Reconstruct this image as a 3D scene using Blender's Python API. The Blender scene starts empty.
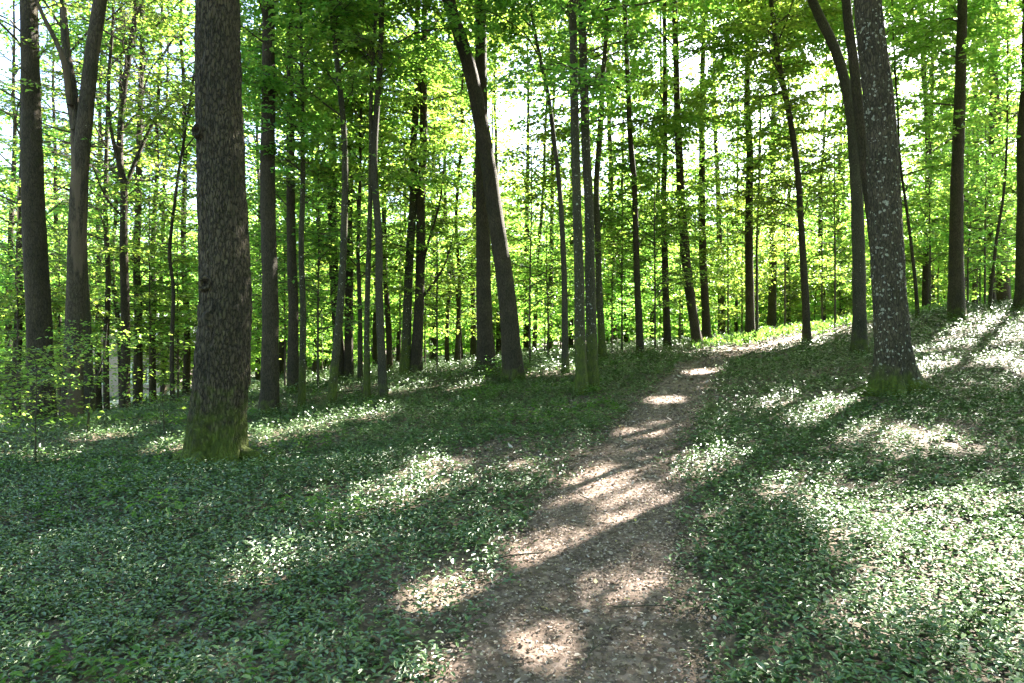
import bpy, math, random
import numpy as np

random.seed(7)
RNG = np.random.default_rng(7)
PI = math.pi
sc = bpy.context.scene
COL = sc.collection

# ------------------------------------------------------------------ camera numbers
F = 683.0            # focal length in pixels of the 1024 wide frame (24 mm)
CX, HY = 512.0, 341.5
EYE = 1.6
SUN_EL = math.radians(43.0)
SUN_AZ = math.radians(42.0)          # clockwise from +Y
SUN = np.array([math.sin(SUN_AZ) * math.cos(SUN_EL), math.cos(SUN_AZ) * math.cos(SUN_EL), math.sin(SUN_EL)])

# ------------------------------------------------------------------ noise and terrain
def _hash(ix, iy, seed):
    h = (ix.astype(np.int64) * 374761393 + iy.astype(np.int64) * 668265263 + seed * 974634777) & 0x7fffffff
    h = ((h ^ (h >> 13)) * 1274126177) & 0x7fffffff
    return ((h ^ (h >> 16)) & 0xffff) / 65535.0

def vnoise(x, y, s, seed=0):
    x = np.asarray(x, float) / s; y = np.asarray(y, float) / s
    ix = np.floor(x); iy = np.floor(y); fx = x - ix; fy = y - iy
    fx = fx * fx * (3 - 2 * fx); fy = fy * fy * (3 - 2 * fy)
    a = _hash(ix, iy, seed); b = _hash(ix + 1, iy, seed); c = _hash(ix, iy + 1, seed); d = _hash(ix + 1, iy + 1, seed)
    return (a * (1 - fx) + b * fx) * (1 - fy) + (c * (1 - fx) + d * fx) * fy

def fbm(x, y, s, seed=0):
    return (vnoise(x, y, s, seed) + 0.5 * vnoise(x, y, s / 2, seed + 1) + 0.25 * vnoise(x, y, s / 4, seed + 2)) / 1.75

# surveyed heights: x, y, z in metres
_pts = []
def _p(px, py, D): _pts.append(((px - CX) * D / F, D, EYE - (py - HY) * D / F))
for a in [(213,466,8.1),(269,415,13.5),(40,425,13.5),(72,419,13),(293,392,17),(302,410,14),(330,412,13.7),(341,383,20),
          (384,396,14),(405,375,19),(418,378,19),(487,372,16),(513,383,15),(565,371,15),(582,396,12),(592,390,12.3),
          (604,362,19),(641,357,19.5),(668,348,23),(697,350,22),(707,344,24),(750,342,23),(808,346,19),(860,355,14),
          (895,394,9.4),(956,320,18),(1020,313,18.5),(918,316,20),
          (10,433,24),(112,408,30),(60,432,18),(180,396,26),(240,385,32),(560,352,40),(810,336,36),(1000,312,30),
          (420,365,36),(300,376,36)]:
    _p(*a)
_pts += [(0,0,0),(0.3,3.2,0.06),(0.63,5.0,0.25),(1.6,8.2,.5),(-3,2,-0.1),(-8,5,-.25),(5,2,.35),(10,5,1.2),(16,12,2.3),
         (20,0,2.2),(-20,5,-1.5),(-30,25,-2.2),(-25,42,-1.7),(-40,60,-2),(0,70,.8),(45,70,2.6),(30,35,3.0),(45,20,3.4),(0,-15,-.6),(40,-10,2.8),(-40,-10,-2)]
_pts = np.array(_pts)
def _U(d2): return np.where(d2 > 1e-9, d2 * np.log(np.maximum(d2, 1e-9)), 0.0)
def _fit():
    n = len(_pts); X = _pts[:, :2] / 20.0
    K = _U(((X[:, None] - X[None]) ** 2).sum(-1)) + 0.02 * np.eye(n)
    P = np.c_[np.ones(n), X]
    A = np.zeros((n + 3, n + 3)); A[:n, :n] = K; A[:n, n:] = P; A[n:, :n] = P.T
    return np.linalg.solve(A, np.r_[_pts[:, 2], 0, 0, 0])
_W = _fit()

# path centre line (x, y, half width)
PATH = np.array([(-.35,-2.5,.75),(.0,0,.70),(.27,3.2,.62),(.63,5.0,.58),(1.05,6.4,.58),(1.65,8.2,.52),(2.35,10.2,.5),(3.4,13,.5),(5.0,16.6,.55),(6.9,19.5,.6),(9.6,22.2,.6),(13.4,24.6,.6),(19,27,.6),(28,30,.6)])
def _spline(P, n):
    out = []
    for i in range(len(P) - 1):
        p0 = P[max(i - 1, 0)]; p1 = P[i]; p2 = P[i + 1]; p3 = P[min(i + 2, len(P) - 1)]
        for k in range(n):
            t = k / n
            out.append(.5 * (2 * p1 + (p2 - p0) * t + (2 * p0 - 5 * p1 + 4 * p2 - p3) * t * t + (3 * p1 - p0 - 3 * p2 + p3) * t ** 3))
    out.append(P[-1]); return np.array(out)
PATHS = _spline(PATH, 24)
def path_dist(x, y):
    """distance to the path's centre line over its half width (<1 on the path)"""
    x = np.atleast_1d(np.asarray(x, float)); y = np.atleast_1d(np.asarray(y, float))
    best = np.full(x.shape, 1e9)
    for q in PATHS[::2]:
        d = np.hypot(x - q[0], y - q[1]) / q[2]
        best = np.minimum(best, d)
    return best

def ground(x, y, micro=True):
    x = np.atleast_1d(np.asarray(x, float)); y = np.atleast_1d(np.asarray(y, float))
    xc = np.clip(x, -60, 60) / 20; yc = np.clip(y, -20, 80) / 20
    z = _W[-3] + _W[-2] * xc + _W[-1] * yc
    for (px, py, _), w in zip(_pts, _W[:-3]):
        z = z + w * _U((xc - px / 20) ** 2 + (yc - py / 20) ** 2)
    if micro:
        z = z + 0.07 * (fbm(x, y, 2.2, 5) - .5) + 0.03 * (vnoise(x, y, .55, 9) - .5)
        z = z - 0.05 * np.exp(-path_dist(x, y) ** 2)
    return z
def gz(x, y): return float(ground(x, y)[0])
def at(px, D): return (px - CX) * D / F
def px_ground(px, py):
    lo = 2.0
    for D in np.arange(2.0, 45, .05):
        if EYE - (py - HY) * D / F <= float(ground((px - CX) * D / F, D, False)[0]): lo = D; break
    else: lo = 40
    return (px - CX) * lo / F, lo

# ------------------------------------------------------------------ materials
def nt(name):
    m = bpy.data.materials.new(name); m.use_nodes = True
    t = m.node_tree; t.nodes.clear()
    return m, t, t.nodes.new, t.links.new
def ramp(N, stops):
    r = N('ShaderNodeValToRGB'); e = r.color_ramp.elements
    while len(e) > 1: e.remove(e[-1])
    for i, (p, c) in enumerate(stops):
        if i == 0: e[0].position = p; k = e[0]
        else: k = e.new(p)
        k.color = (*c, 1)
    return r

def leaf_mat(name, cols, tcols, trans=.5, rough=.4, spec=.4, objvar=.15):
    m, t, N, L = nt(name)
    g = N('ShaderNodeNewGeometry'); r1 = ramp(N, cols); r2 = ramp(N, tcols)
    L(g.outputs['Random Per Island'], r1.inputs[0]); L(g.outputs['Random Per Island'], r2.inputs[0])
    oi = N('ShaderNodeObjectInfo')
    h1 = N('ShaderNodeHueSaturation'); h2 = N('ShaderNodeHueSaturation')
    mr = N('ShaderNodeMapRange'); mr.inputs[3].default_value = 1 - objvar; mr.inputs[4].default_value = 1 + objvar
    mh = N('ShaderNodeMapRange'); mh.inputs[3].default_value = .5 - .03 * objvar / .15; mh.inputs[4].default_value = .5 + .02
    L(oi.outputs['Random'], mr.inputs[0]); L(oi.outputs['Random'], mh.inputs[0])
    for h, r in ((h1, r1), (h2, r2)):
        L(r.outputs[0], h.inputs['Color']); L(mr.outputs[0], h.inputs['Value']); L(mh.outputs[0], h.inputs['Hue'])
    b = N('ShaderNodeBsdfPrincipled'); b.inputs['Roughness'].default_value = rough; b.inputs['Specular IOR Level'].default_value = spec
    L(h1.outputs[0], b.inputs['Base Color'])
    tr = N('ShaderNodeBsdfTranslucent'); L(h2.outputs[0], tr.inputs[0])
    mx = N('ShaderNodeMixShader'); mx.inputs[0].default_value = trans
    L(b.outputs[0], mx.inputs[1]); L(tr.outputs[0], mx.inputs[2])
    o = N('ShaderNodeOutputMaterial'); L(mx.outputs[0], o.inputs[0])
    return m

M_LEAF = leaf_mat('beech_leaf', [(0, (.035,.09,.020)), (.5, (.055,.13,.026)), (1, (.09,.165,.03))],
                  [(0, (.20,.43,.055)), (.5, (.31,.56,.07)), (1, (.48,.70,.10))], .5, .42, .35)
M_COVER = leaf_mat('evergreen_ground_leaf', [(0, (.026,.060,.007)), (.6, (.045,.094,.010)), (.9, (.070,.130,.016)), (1, (.12,.175,.035))],
                   [(0, (.06,.15,.03)), (1, (.14,.26,.05))], .09, .45, .95, 0)
M_HERB = leaf_mat('soft_herb_leaf', [(0, (.045,.095,.018)), (1, (.08,.15,.028))], [(0, (.16,.28,.04)), (1, (.25,.38,.06))], .45, .45, .3, .05)
M_LITTER = leaf_mat('dry_leaf', [(0, (.065,.042,.032)), (.35, (.14,.093,.071)), (.75, (.27,.197,.16)), (.975, (.48,.40,.36)), (1, (.45,.37,.12))],
                    [(0, (.10,.06,.03)), (1, (.25,.18,.10))], .15, .6, .3, 0)

def bark_mat(name, dark, light, moss=.0, moss_h=1.0, lichen=0., scale=1., bumpd=.02, peel=0.):
    m, t, N, L = nt(name)
    tc = N('ShaderNodeTexCoord')
    mp = N('ShaderNodeMapping'); mp.inputs['Scale'].default_value = (scale, scale, scale * .30); L(tc.outputs['Object'], mp.inputs[0])
    vo = N('ShaderNodeTexVoronoi'); vo.feature = 'DISTANCE_TO_EDGE'; vo.inputs['Scale'].default_value = 30
    n1 = N('ShaderNodeTexNoise'); n1.inputs['Scale'].default_value = 22; n1.inputs['Detail'].default_value = 6; n1.inputs['Roughness'].default_value = .65
    L(mp.outputs[0], n1.inputs['Vector'])
    ad = N('ShaderNodeVectorMath'); ad.operation = 'MULTIPLY_ADD'; ad.inputs[1].default_value = (.08, .08, .08)
    L(n1.outputs['Color'], ad.inputs[0]); L(mp.outputs[0], ad.inputs[2]); L(ad.outputs[0], vo.inputs['Vector'])
    cl = N('ShaderNodeMapRange'); cl.inputs[2].default_value = .16; L(vo.outputs['Distance'], cl.inputs[0])
    mu = N('ShaderNodeMath'); mu.operation = 'MULTIPLY'; L(cl.outputs[0], mu.inputs[0]); L(n1.outputs['Fac'], mu.inputs[1])
    r = ramp(N, [(.05, dark), (.32, tuple((a + b) / 2 for a, b in zip(dark, light))), (.75, light)])
    L(mu.outputs[0], r.inputs[0])
    n2 = N('ShaderNodeTexNoise'); n2.inputs['Scale'].default_value = 2.2; n2.inputs['Detail'].default_value = 4; L(tc.outputs['Object'], n2.inputs['Vector'])
    big = N('ShaderNodeMix'); big.data_type = 'RGBA'; big.blend_type = 'MULTIPLY'
    rb = ramp(N, [(.3, (.65,.68,.62)), (.7, (1.15,1.12,1.05))]); L(n2.outputs['Fac'], rb.inputs[0])
    big.inputs[0].default_value = 1; L(r.outputs[0], big.inputs[6]); L(rb.outputs[0], big.inputs[7])
    colr = big.outputs[2]
    sep = N('ShaderNodeSeparateXYZ'); L(tc.outputs['Object'], sep.inputs[0])
    if peel:
        n5 = N('ShaderNodeTexNoise'); n5.inputs['Scale'].default_value = 1.6; n5.inputs['Detail'].default_value = 5
        mp5 = N('ShaderNodeMapping'); mp5.inputs['Scale'].default_value = (3, 3, .45); L(tc.outputs['Object'], mp5.inputs[0]); L(mp5.outputs[0], n5.inputs['Vector'])
        f5 = N('ShaderNodeMapRange'); f5.inputs[1].default_value = .5; f5.inputs[2].default_value = .56; L(n5.outputs['Fac'], f5.inputs[0])
        m5 = N('ShaderNodeMath'); m5.operation = 'MULTIPLY'; m5.inputs[1].default_value = peel; L(f5.outputs[0], m5.inputs[0])
        mx5 = N('ShaderNodeMix'); mx5.data_type = 'RGBA'; L(m5.outputs[0], mx5.inputs[0]); L(colr, mx5.inputs[6]); mx5.inputs[7].default_value = (.125,.092,.062,1)
        colr = mx5.outputs[2]
    if lichen:
        n3 = N('ShaderNodeTexVoronoi'); n3.inputs['Scale'].default_value = 19; n3.inputs['Randomness'].default_value = 1
        n3n = N('ShaderNodeTexNoise'); n3n.inputs['Scale'].default_value = 14; n3n.inputs['Detail'].default_value = 3; L(tc.outputs['Object'], n3n.inputs['Vector'])
        a3 = N('ShaderNodeVectorMath'); a3.operation = 'MULTIPLY_ADD'; a3.inputs[1].default_value = (.09,.09,.09)
        L(n3n.outputs['Color'], a3.inputs[0]); L(tc.outputs['Object'], a3.inputs[2]); L(a3.outputs[0], n3.inputs['Vector'])
        # each spot its own size
        sepc = N('ShaderNodeSeparateColor'); L(n3.outputs['Color'], sepc.inputs[0])
        thr = N('ShaderNodeMath'); thr.operation = 'MULTIPLY'; thr.inputs[1].default_value = .46 * lichen
        lm = N('ShaderNodeTexNoise'); lm.inputs['Scale'].default_value = 3.1; lm.inputs['Detail'].default_value = 3; L(tc.outputs['Object'], lm.inputs['Vector'])
        lr = N('ShaderNodeMapRange'); lr.inputs[1].default_value = .36; lr.inputs[2].default_value = .66; lr.inputs[3].default_value = .55; lr.inputs[4].default_value = 1.2; L(lm.outputs['Fac'], lr.inputs[0])
        lq = N('ShaderNodeMath'); lq.operation = 'MULTIPLY'; L(sepc.outputs[0], lq.inputs[0]); L(lr.outputs[0], lq.inputs[1]); L(lq.outputs[0], thr.inputs[0])
        sb = N('ShaderNodeMath'); sb.operation = 'SUBTRACT'; L(thr.outputs[0], sb.inputs[0]); L(n3.outputs['Distance'], sb.inputs[1])
        f3 = N('ShaderNodeMapRange'); f3.inputs[1].default_value = -.02; f3.inputs[2].default_value = .03; f3.inputs[4].default_value = .85; L(sb.outputs[0], f3.inputs[0])
        mx3 = N('ShaderNodeMix'); mx3.data_type = 'RGBA'; L(f3.outputs[0], mx3.inputs[0]); L(colr, mx3.inputs[6]); mx3.inputs[7].default_value = (.34,.335,.265,1)
        colr = mx3.outputs[2]
    if moss:
        n4 = N('ShaderNodeTexNoise'); n4.inputs['Scale'].default_value = 7; n4.inputs['Detail'].default_value = 6; L(tc.outputs['Object'], n4.inputs['Vector'])
        hh = N('ShaderNodeMapRange'); hh.inputs[1].default_value = 0; hh.inputs[2].default_value = moss_h; hh.inputs[3].default_value = .59 * moss; hh.inputs[4].default_value = -.2; hh.clamp = True
        L(sep.outputs['Z'], hh.inputs[0])
        s4 = N('ShaderNodeMath'); s4.operation = 'ADD'; L(hh.outputs[0], s4.inputs[0]); L(n4.outputs['Fac'], s4.inputs[1])
        f4 = N('ShaderNodeMapRange'); f4.inputs[1].default_value = .58; f4.inputs[2].default_value = .92; L(s4.outputs[0], f4.inputs[0])
        rm = ramp(N, [(.3, (.030,.046,.008)), (.7, (.10,.13,.017))]); L(n1.outputs['Fac'], rm.inputs[0])
        mx4 = N('ShaderNodeMix'); mx4.data_type = 'RGBA'; L(f4.outputs[0], mx4.inputs[0]); L(colr, mx4.inputs[6]); L(rm.outputs[0], mx4.inputs[7])
        colr = mx4.outputs[2]
    b = N('ShaderNodeBsdfPrincipled'); b.inputs['Roughness'].default_value = .88; b.inputs['Specular IOR Level'].default_value = .25
    L(colr, b.inputs['Base Color'])
    bp = N('ShaderNodeBump'); bp.inputs['Strength'].default_value = .9; bp.inputs['Distance'].default_value = bumpd
    L(mu.outputs[0], bp.inputs['Height']); L(bp.outputs[0], b.inputs['Normal'])
    o = N('ShaderNodeOutputMaterial'); L(b.outputs[0], o.inputs[0])
    return m

BK = {
 'oak':   bark_mat('furrowed_bark', (.020,.017,.012), (.098,.078,.050), 1., 1.45, 0, 1.0, .03),
 'lichen':bark_mat('lichened_bark', (.032,.027,.019), (.105,.086,.057), 1.0, .55, 1.0, 1.1, .018),
 'dark':  bark_mat('dark_bark', (.022,.018,.012), (.078,.062,.040), .7, .6, .0, 1.2, .015),
 'grey':  bark_mat('grey_smooth_bark', (.03,.027,.019), (.08,.072,.05), .6, .9, .35, 1.5, .008),
 'pale':  bark_mat('peeling_pale_bark', (.034,.027,.019), (.10,.08,.056), .4, .8, .25, 1.0, .02, .9),
 'moss':  bark_mat('mossy_mottled_bark', (.026,.025,.015), (.082,.076,.046), .75, 2.6, .7, 1.5, .01),
 'twig':  bark_mat('twig_bark', (.04,.033,.024), (.10,.085,.062), 0, 1, 0, 2.0, .003),
}

def soil_mat(name, c0, c1, c2, sc0=9.):
    m, t, N, L = nt(name)
    tc = N('ShaderNodeTexCoord')
    n1 = N('ShaderNodeTexNoise'); n1.inputs['Scale'].default_value = sc0; n1.inputs['Detail'].default_value = 8; n1.inputs['Roughness'].default_value = .7
    n2 = N('ShaderNodeTexVoronoi'); n2.inputs['Scale'].default_value = 28
    n3 = N('ShaderNodeTexNoise'); n3.inputs['Scale'].default_value = 1.1; n3.inputs['Detail'].default_value = 4
    for n in (n1, n2, n3): L(tc.outputs['Object'], n.inputs['Vector'])
    sp = N('ShaderNodeSeparateColor'); L(n2.outputs['Color'], sp.inputs[0])
    a = N('ShaderNodeMath'); a.operation = 'MULTIPLY_ADD'; a.inputs[1].default_value = .45; L(sp.outputs[0], a.inputs[0])
    s = N('ShaderNodeMath'); s.operation = 'MULTIPLY'; s.inputs[1].default_value = .55; L(n1.outputs['Fac'], s.inputs[0]); L(s.outputs[0], a.inputs[2])
    r = ramp(N, [(.2, c0), (.5, c1), (.85, c2)]); L(a.outputs[0], r.inputs[0])
    mx = N('ShaderNodeMix'); mx.data_type = 'RGBA'; mx.blend_type = 'MULTIPLY'; mx.inputs[0].default_value = 1
    rr = ramp(N, [(.3, (.75,.75,.75)), (.7, (1.1,1.08,1.05))]); L(n3.outputs['Fac'], rr.inputs[0])
    L(r.outputs[0], mx.inputs[6]); L(rr.outputs[0], mx.inputs[7])
    b = N('ShaderNodeBsdfPrincipled'); b.inputs['Roughness'].default_value = .9; b.inputs['Specular IOR Level'].default_value = .2
    L(mx.outputs[2], b.inputs['Base Color'])
    bp = N('ShaderNodeBump'); bp.inputs['Strength'].default_value = .8; bp.inputs['Distance'].default_value = .02
    L(a.outputs[0], bp.inputs['Height']); L(bp.outputs[0], b.inputs['Normal'])
    o = N('ShaderNodeOutputMaterial'); L(b.outputs[0], o.inputs[0])
    return m
M_GROUND = soil_mat('forest_floor', (.035,.028,.02), (.085,.065,.045), (.16,.125,.09))
M_PATH = soil_mat('trodden_leaf_soil', (.058,.040,.030), (.13,.092,.072), (.25,.187,.158), 20)
M_ROAD = soil_mat('pale_gravel', (.28,.26,.24), (.38,.36,.33), (.48,.46,.43), 5)
def plain(name, col, rough=.8, noise=.15, scale=4):
    m, t, N, L = nt(name)
    tc = N('ShaderNodeTexCoord'); n = N('ShaderNodeTexNoise'); n.inputs['Scale'].default_value = scale; n.inputs['Detail'].default_value = 6
    L(tc.outputs['Object'], n.inputs['Vector'])
    r = ramp(N, [(.3, tuple(c * (1 - noise) for c in col)), (.7, tuple(c * (1 + noise) for c in col))]); L(n.outputs['Fac'], r.inputs[0])
    b = N('ShaderNodeBsdfPrincipled'); b.inputs['Roughness'].default_value = rough; L(r.outputs[0], b.inputs['Base Color'])
    o = N('ShaderNodeOutputMaterial'); L(b.outputs[0], o.inputs[0]); return m

# ------------------------------------------------------------------ mesh helpers
def mesh_np(name, V, Q, mats, mi=None, smooth=False):
    """V (n,3), Q: list of (m,k) index arrays"""
    me = bpy.data.meshes.new(name)
    V = np.ascontiguousarray(V, dtype=np.float32)
    Q = [np.asarray(q, dtype=np.int32) for q in Q if len(q)]
    me.vertices.add(len(V)); me.vertices.foreach_set('co', V.ravel())
    tot = np.concatenate([np.full(len(q), q.shape[1], np.int32) for q in Q])
    idx = np.concatenate([q.ravel() for q in Q])
    st = np.r_[0, np.cumsum(tot)[:-1]].astype(np.int32)
    me.loops.add(len(idx)); me.loops.foreach_set('vertex_index', idx)
    me.polygons.add(len(tot)); me.polygons.foreach_set('loop_start', st)
    for m in mats: me.materials.append(m)
    if mi is not None: me.polygons.foreach_set('material_index', np.asarray(mi, np.int32))
    me.polygons.foreach_set('use_smooth', np.full(len(tot), bool(smooth)))
    me.update(calc_edges=True)
    return me

def obj(name, me, parent=None, loc=None):
    o = bpy.data.objects.new(name, me); COL.objects.link(o)
    if parent: o.parent = parent
    if loc is not None: o.location = loc
    return o
def thing(name, label, cat, loc=(0,0,0), group=None, me=None):
    o = bpy.data.objects.new(name, me); COL.objects.link(o)
    o.location = loc; o['label'] = label; o['category'] = cat
    if group: o['group'] = group
    if me is None: o.empty_display_size = .3
    return o
def kind(o, k, label=None, cat=None):
    o['kind'] = k
    if label: o['label'] = label
    if cat: o['category'] = cat
    return o

def tube(P, R, sides, lobes=None, cap=True, rough=0., seed=0):
    """tube along points P (n,3) with radii R; returns V, quads"""
    P = np.asarray(P, float); n = len(P)
    T = np.gradient(P, axis=0); T /= np.linalg.norm(T, axis=1)[:, None] + 1e-9
    ref = np.array([1., 0, 0]) if abs(T[0][0]) < .8 else np.array([0, 1., 0])
    A = np.cross(T, ref); A /= np.linalg.norm(A, axis=1)[:, None] + 1e-9
    B = np.cross(T, A)
    ang = np.arange(sides) * 2 * PI / sides
    rr = np.asarray(R, float)[:, None] * np.ones(sides)[None]
    if lobes is not None: rr = rr * lobes(ang[None], np.arange(n)[:, None])
    V = P[:, None] + rr[..., None] * (np.cos(ang)[None, :, None] * A[:, None] + np.sin(ang)[None, :, None] * B[:, None])
    V = V.reshape(-1, 3)
    i = np.arange(n - 1)[:, None] * sides; j = np.arange(sides)[None]; j2 = (j + 1) % sides
    Q = np.stack([i + j, i + j2, i + sides + j2, i + sides + j], -1).reshape(-1, 4)
    return V, Q

class Bag:
    def __init__(s): s.V = []; s.Q = {}; s.M = {}; s.n = 0
    def add(s, V, Q, m=0):
        Q = np.asarray(Q)
        s.V.append(V); s.Q.setdefault((Q.shape[1], m), []).append(Q + s.n); s.n += len(V)
    def mesh(s, name, mats, smooth=False):
        qs = []; mi = []
        for (k, m), l in s.Q.items():
            a = np.concatenate(l); qs.append(a); mi.append(np.full(len(a), m))
        return mesh_np(name, np.concatenate(s.V), qs, mats, np.concatenate(mi), smooth)

def leaves_kite(P, D, Nn, ln, wd, fold=.18):
    """P base points, D direction, Nn normal; kite leaf: 4 verts"""
    D = D / (np.linalg.norm(D, axis=1)[:, None] + 1e-9)
    S = np.cross(D, Nn); S /= np.linalg.norm(S, axis=1)[:, None] + 1e-9
    U = np.cross(S, D)
    ln = ln[:, None]; wd = wd[:, None]
    v0 = P; v2 = P + D * ln - U * ln * .06
    m = P + D * ln * .45
    v1 = m + S * wd * .5 + U * wd * fold; v3 = m - S * wd * .5 + U * wd * fold
    V = np.stack([v0, v1, v2, v3], 1).reshape(-1, 3)
    return V, np.arange(len(P) * 4).reshape(-1, 4)
def leaves_hex(P, D, Nn, ln, wd, fold=.2, curl=.1):
    D = D / (np.linalg.norm(D, axis=1)[:, None] + 1e-9)
    S = np.cross(D, Nn); S /= np.linalg.norm(S, axis=1)[:, None] + 1e-9
    U = np.cross(S, D)
    ln = ln[:, None]; wd = wd[:, None]; curl = np.broadcast_to(np.asarray(curl, float), (len(P),))[:, None]
    a = P; t = P + D * ln - U * ln * curl
    m1 = P + D * ln * .3 + U * ln * curl * .3; m2 = P + D * ln * .68
    l1 = m1 + S * wd * .46 + U * wd * fold; r1 = m1 - S * wd * .46 + U * wd * fold
    l2 = m2 + S * wd * .42 + U * wd * fold; r2 = m2 - S * wd * .42 + U * wd * fold
    V = np.stack([a, l1, l2, t, r2, r1], 1).reshape(-1, 3)
    k = np.arange(len(P))[:, None] * 6
    Q = np.concatenate([k + np.array([[0, 3, 2, 1]]), k + np.array([[0, 5, 4, 3]])])
    return V, Q

# ------------------------------------------------------------------ where the sun gets through
LIT = []
def lit(px, py, rx, ry):
    x, y = px_ground(px, py)
    x0, _ = px_ground(px - rx, py); x1, _ = px_ground(px + rx, py)
    _, y0 = px_ground(px, min(py + ry, 682)); _, y1 = px_ground(px, py - ry)
    LIT.append((x, (y0 + y1) / 2, max(abs(x1 - x0) / 2, .2), max(abs(y1 - y0) / 2, .2)))
for a in [(612,482,42,15),(637,516,22,9),(652,572,26,13),(470,588,62,22),(545,545,36,16),(560,628,34,14),(455,664,40,16),
          (665,398,24,5),(702,371,24,4),(652,428,28,5),(520,470,26,8),(440,470,26,14),(385,500,30,16),
          (820,408,62,13),(905,438,55,20),(870,505,80,16),(900,530,90,24),(960,575,72,38),(1005,640,50,44),(800,490,40,10),(985,540,60,24),(935,620,30,20),(985,330,50,5),(1002,362,40,7),(920,372,26,5),
          (790,341,48,8),(860,332,40,6),(720,465,40,14),(280,434,40,6),(350,418,40,5),(445,386,45,4),(170,450,28,5),(560,372,30,4),(255,575,26,14),
          (1000,450,30,10), (700,500,30,12)]:
    lit(*a)
LIT += [(at(q, D), D, 1.5, 1.1) for q, D in ((250, 24), (322, 26), (430, 29), (545, 27), (600, 26), (660, 29), (725, 29), (885, 28), (938, 30), (980, 27), (400, 23), (490, 26), (575, 25), (285, 20), (352, 23), (460, 22), (680, 25), (612, 24))]
LIT += [(3.1, 4.9, .9, .45), (2.5, 3.6, .6, .4), (4.0, 7.2, .6, .4), (2.0, 6.9, .3, .3), (8.4, 21.3, 2.2, 1.5), (10.8, 22.6, 2.4, 1.2), (-6.7, 9.3, .9, .6), (9.2, 13.5, 1.6, .35), (10.5, 15.2, 1.8, .3), (7.6, 11.6, 1.0, .4), (8.5, 10.2, .8, .5), (11.8, 16.6, 1.5, .3), (-6.3, 10.8, .5, .4), (13, 17.5, 1.2, .5)]
LIT = np.array(LIT)

_GX = np.arange(-90, 90.1, .75); _GY = np.arange(-60, 130.1, .75)
_GZ = ground(*[q.ravel() for q in np.meshgrid(_GX, _GY)], False).reshape(len(_GY), len(_GX))
def gfast(x, y):
    fx = np.clip((x + 90) / .75, 0, len(_GX) - 1.001); fy = np.clip((y + 60) / .75, 0, len(_GY) - 1.001)
    ix = fx.astype(int); iy = fy.astype(int); fx = fx - ix; fy = fy - iy
    return (_GZ[iy, ix] * (1 - fx) + _GZ[iy, ix + 1] * fx) * (1 - fy) + (_GZ[iy + 1, ix] * (1 - fx) + _GZ[iy + 1, ix + 1] * fx) * fy
def sun_mask(P, cover=None):
    """P points in the canopy: chance that a leaf stays, from where its shadow falls on the ground"""
    z0 = gfast(P[:, 0], P[:, 1])
    gx = P[:, 0].copy(); gy = P[:, 1].copy()
    for _ in range(2):
        h = P[:, 2] - z0
        gx = P[:, 0] - SUN[0] / SUN[2] * h; gy = P[:, 1] - SUN[1] / SUN[2] * h
        z0 = gfast(gx, gy)
    keep = np.ones(len(P))
    far = np.clip((np.hypot(gx, gy - 4) - 11) / 5, 0, 1)
    n = fbm(gx, gy, 2.6, 31)
    left = np.clip((1.5 - gx) / 3, 0, 1)
    keep = np.where(n > .50, 1 - .94 * far, 1 - .58 * far) * (1 - .08 * left * (1 - far))
    keep = np.where((n > .70) & (far < .5), .6, keep)
    wob = (fbm(gx, gy, .5, 77) - .5) * 1.1
    for (x, y, rx, ry) in LIT:
        d = np.hypot((gx - x) / rx, (gy - y) / ry) + wob
        keep = np.where(d < 1.17, .01, keep)
    return keep, gx, gy

# ------------------------------------------------------------------ trees
def rot2(v, a):
    c, s = np.cos(a), np.sin(a)
    return np.stack([v[..., 0] * c - v[..., 1] * s, v[..., 0] * s + v[..., 1] * c], -1)

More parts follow.
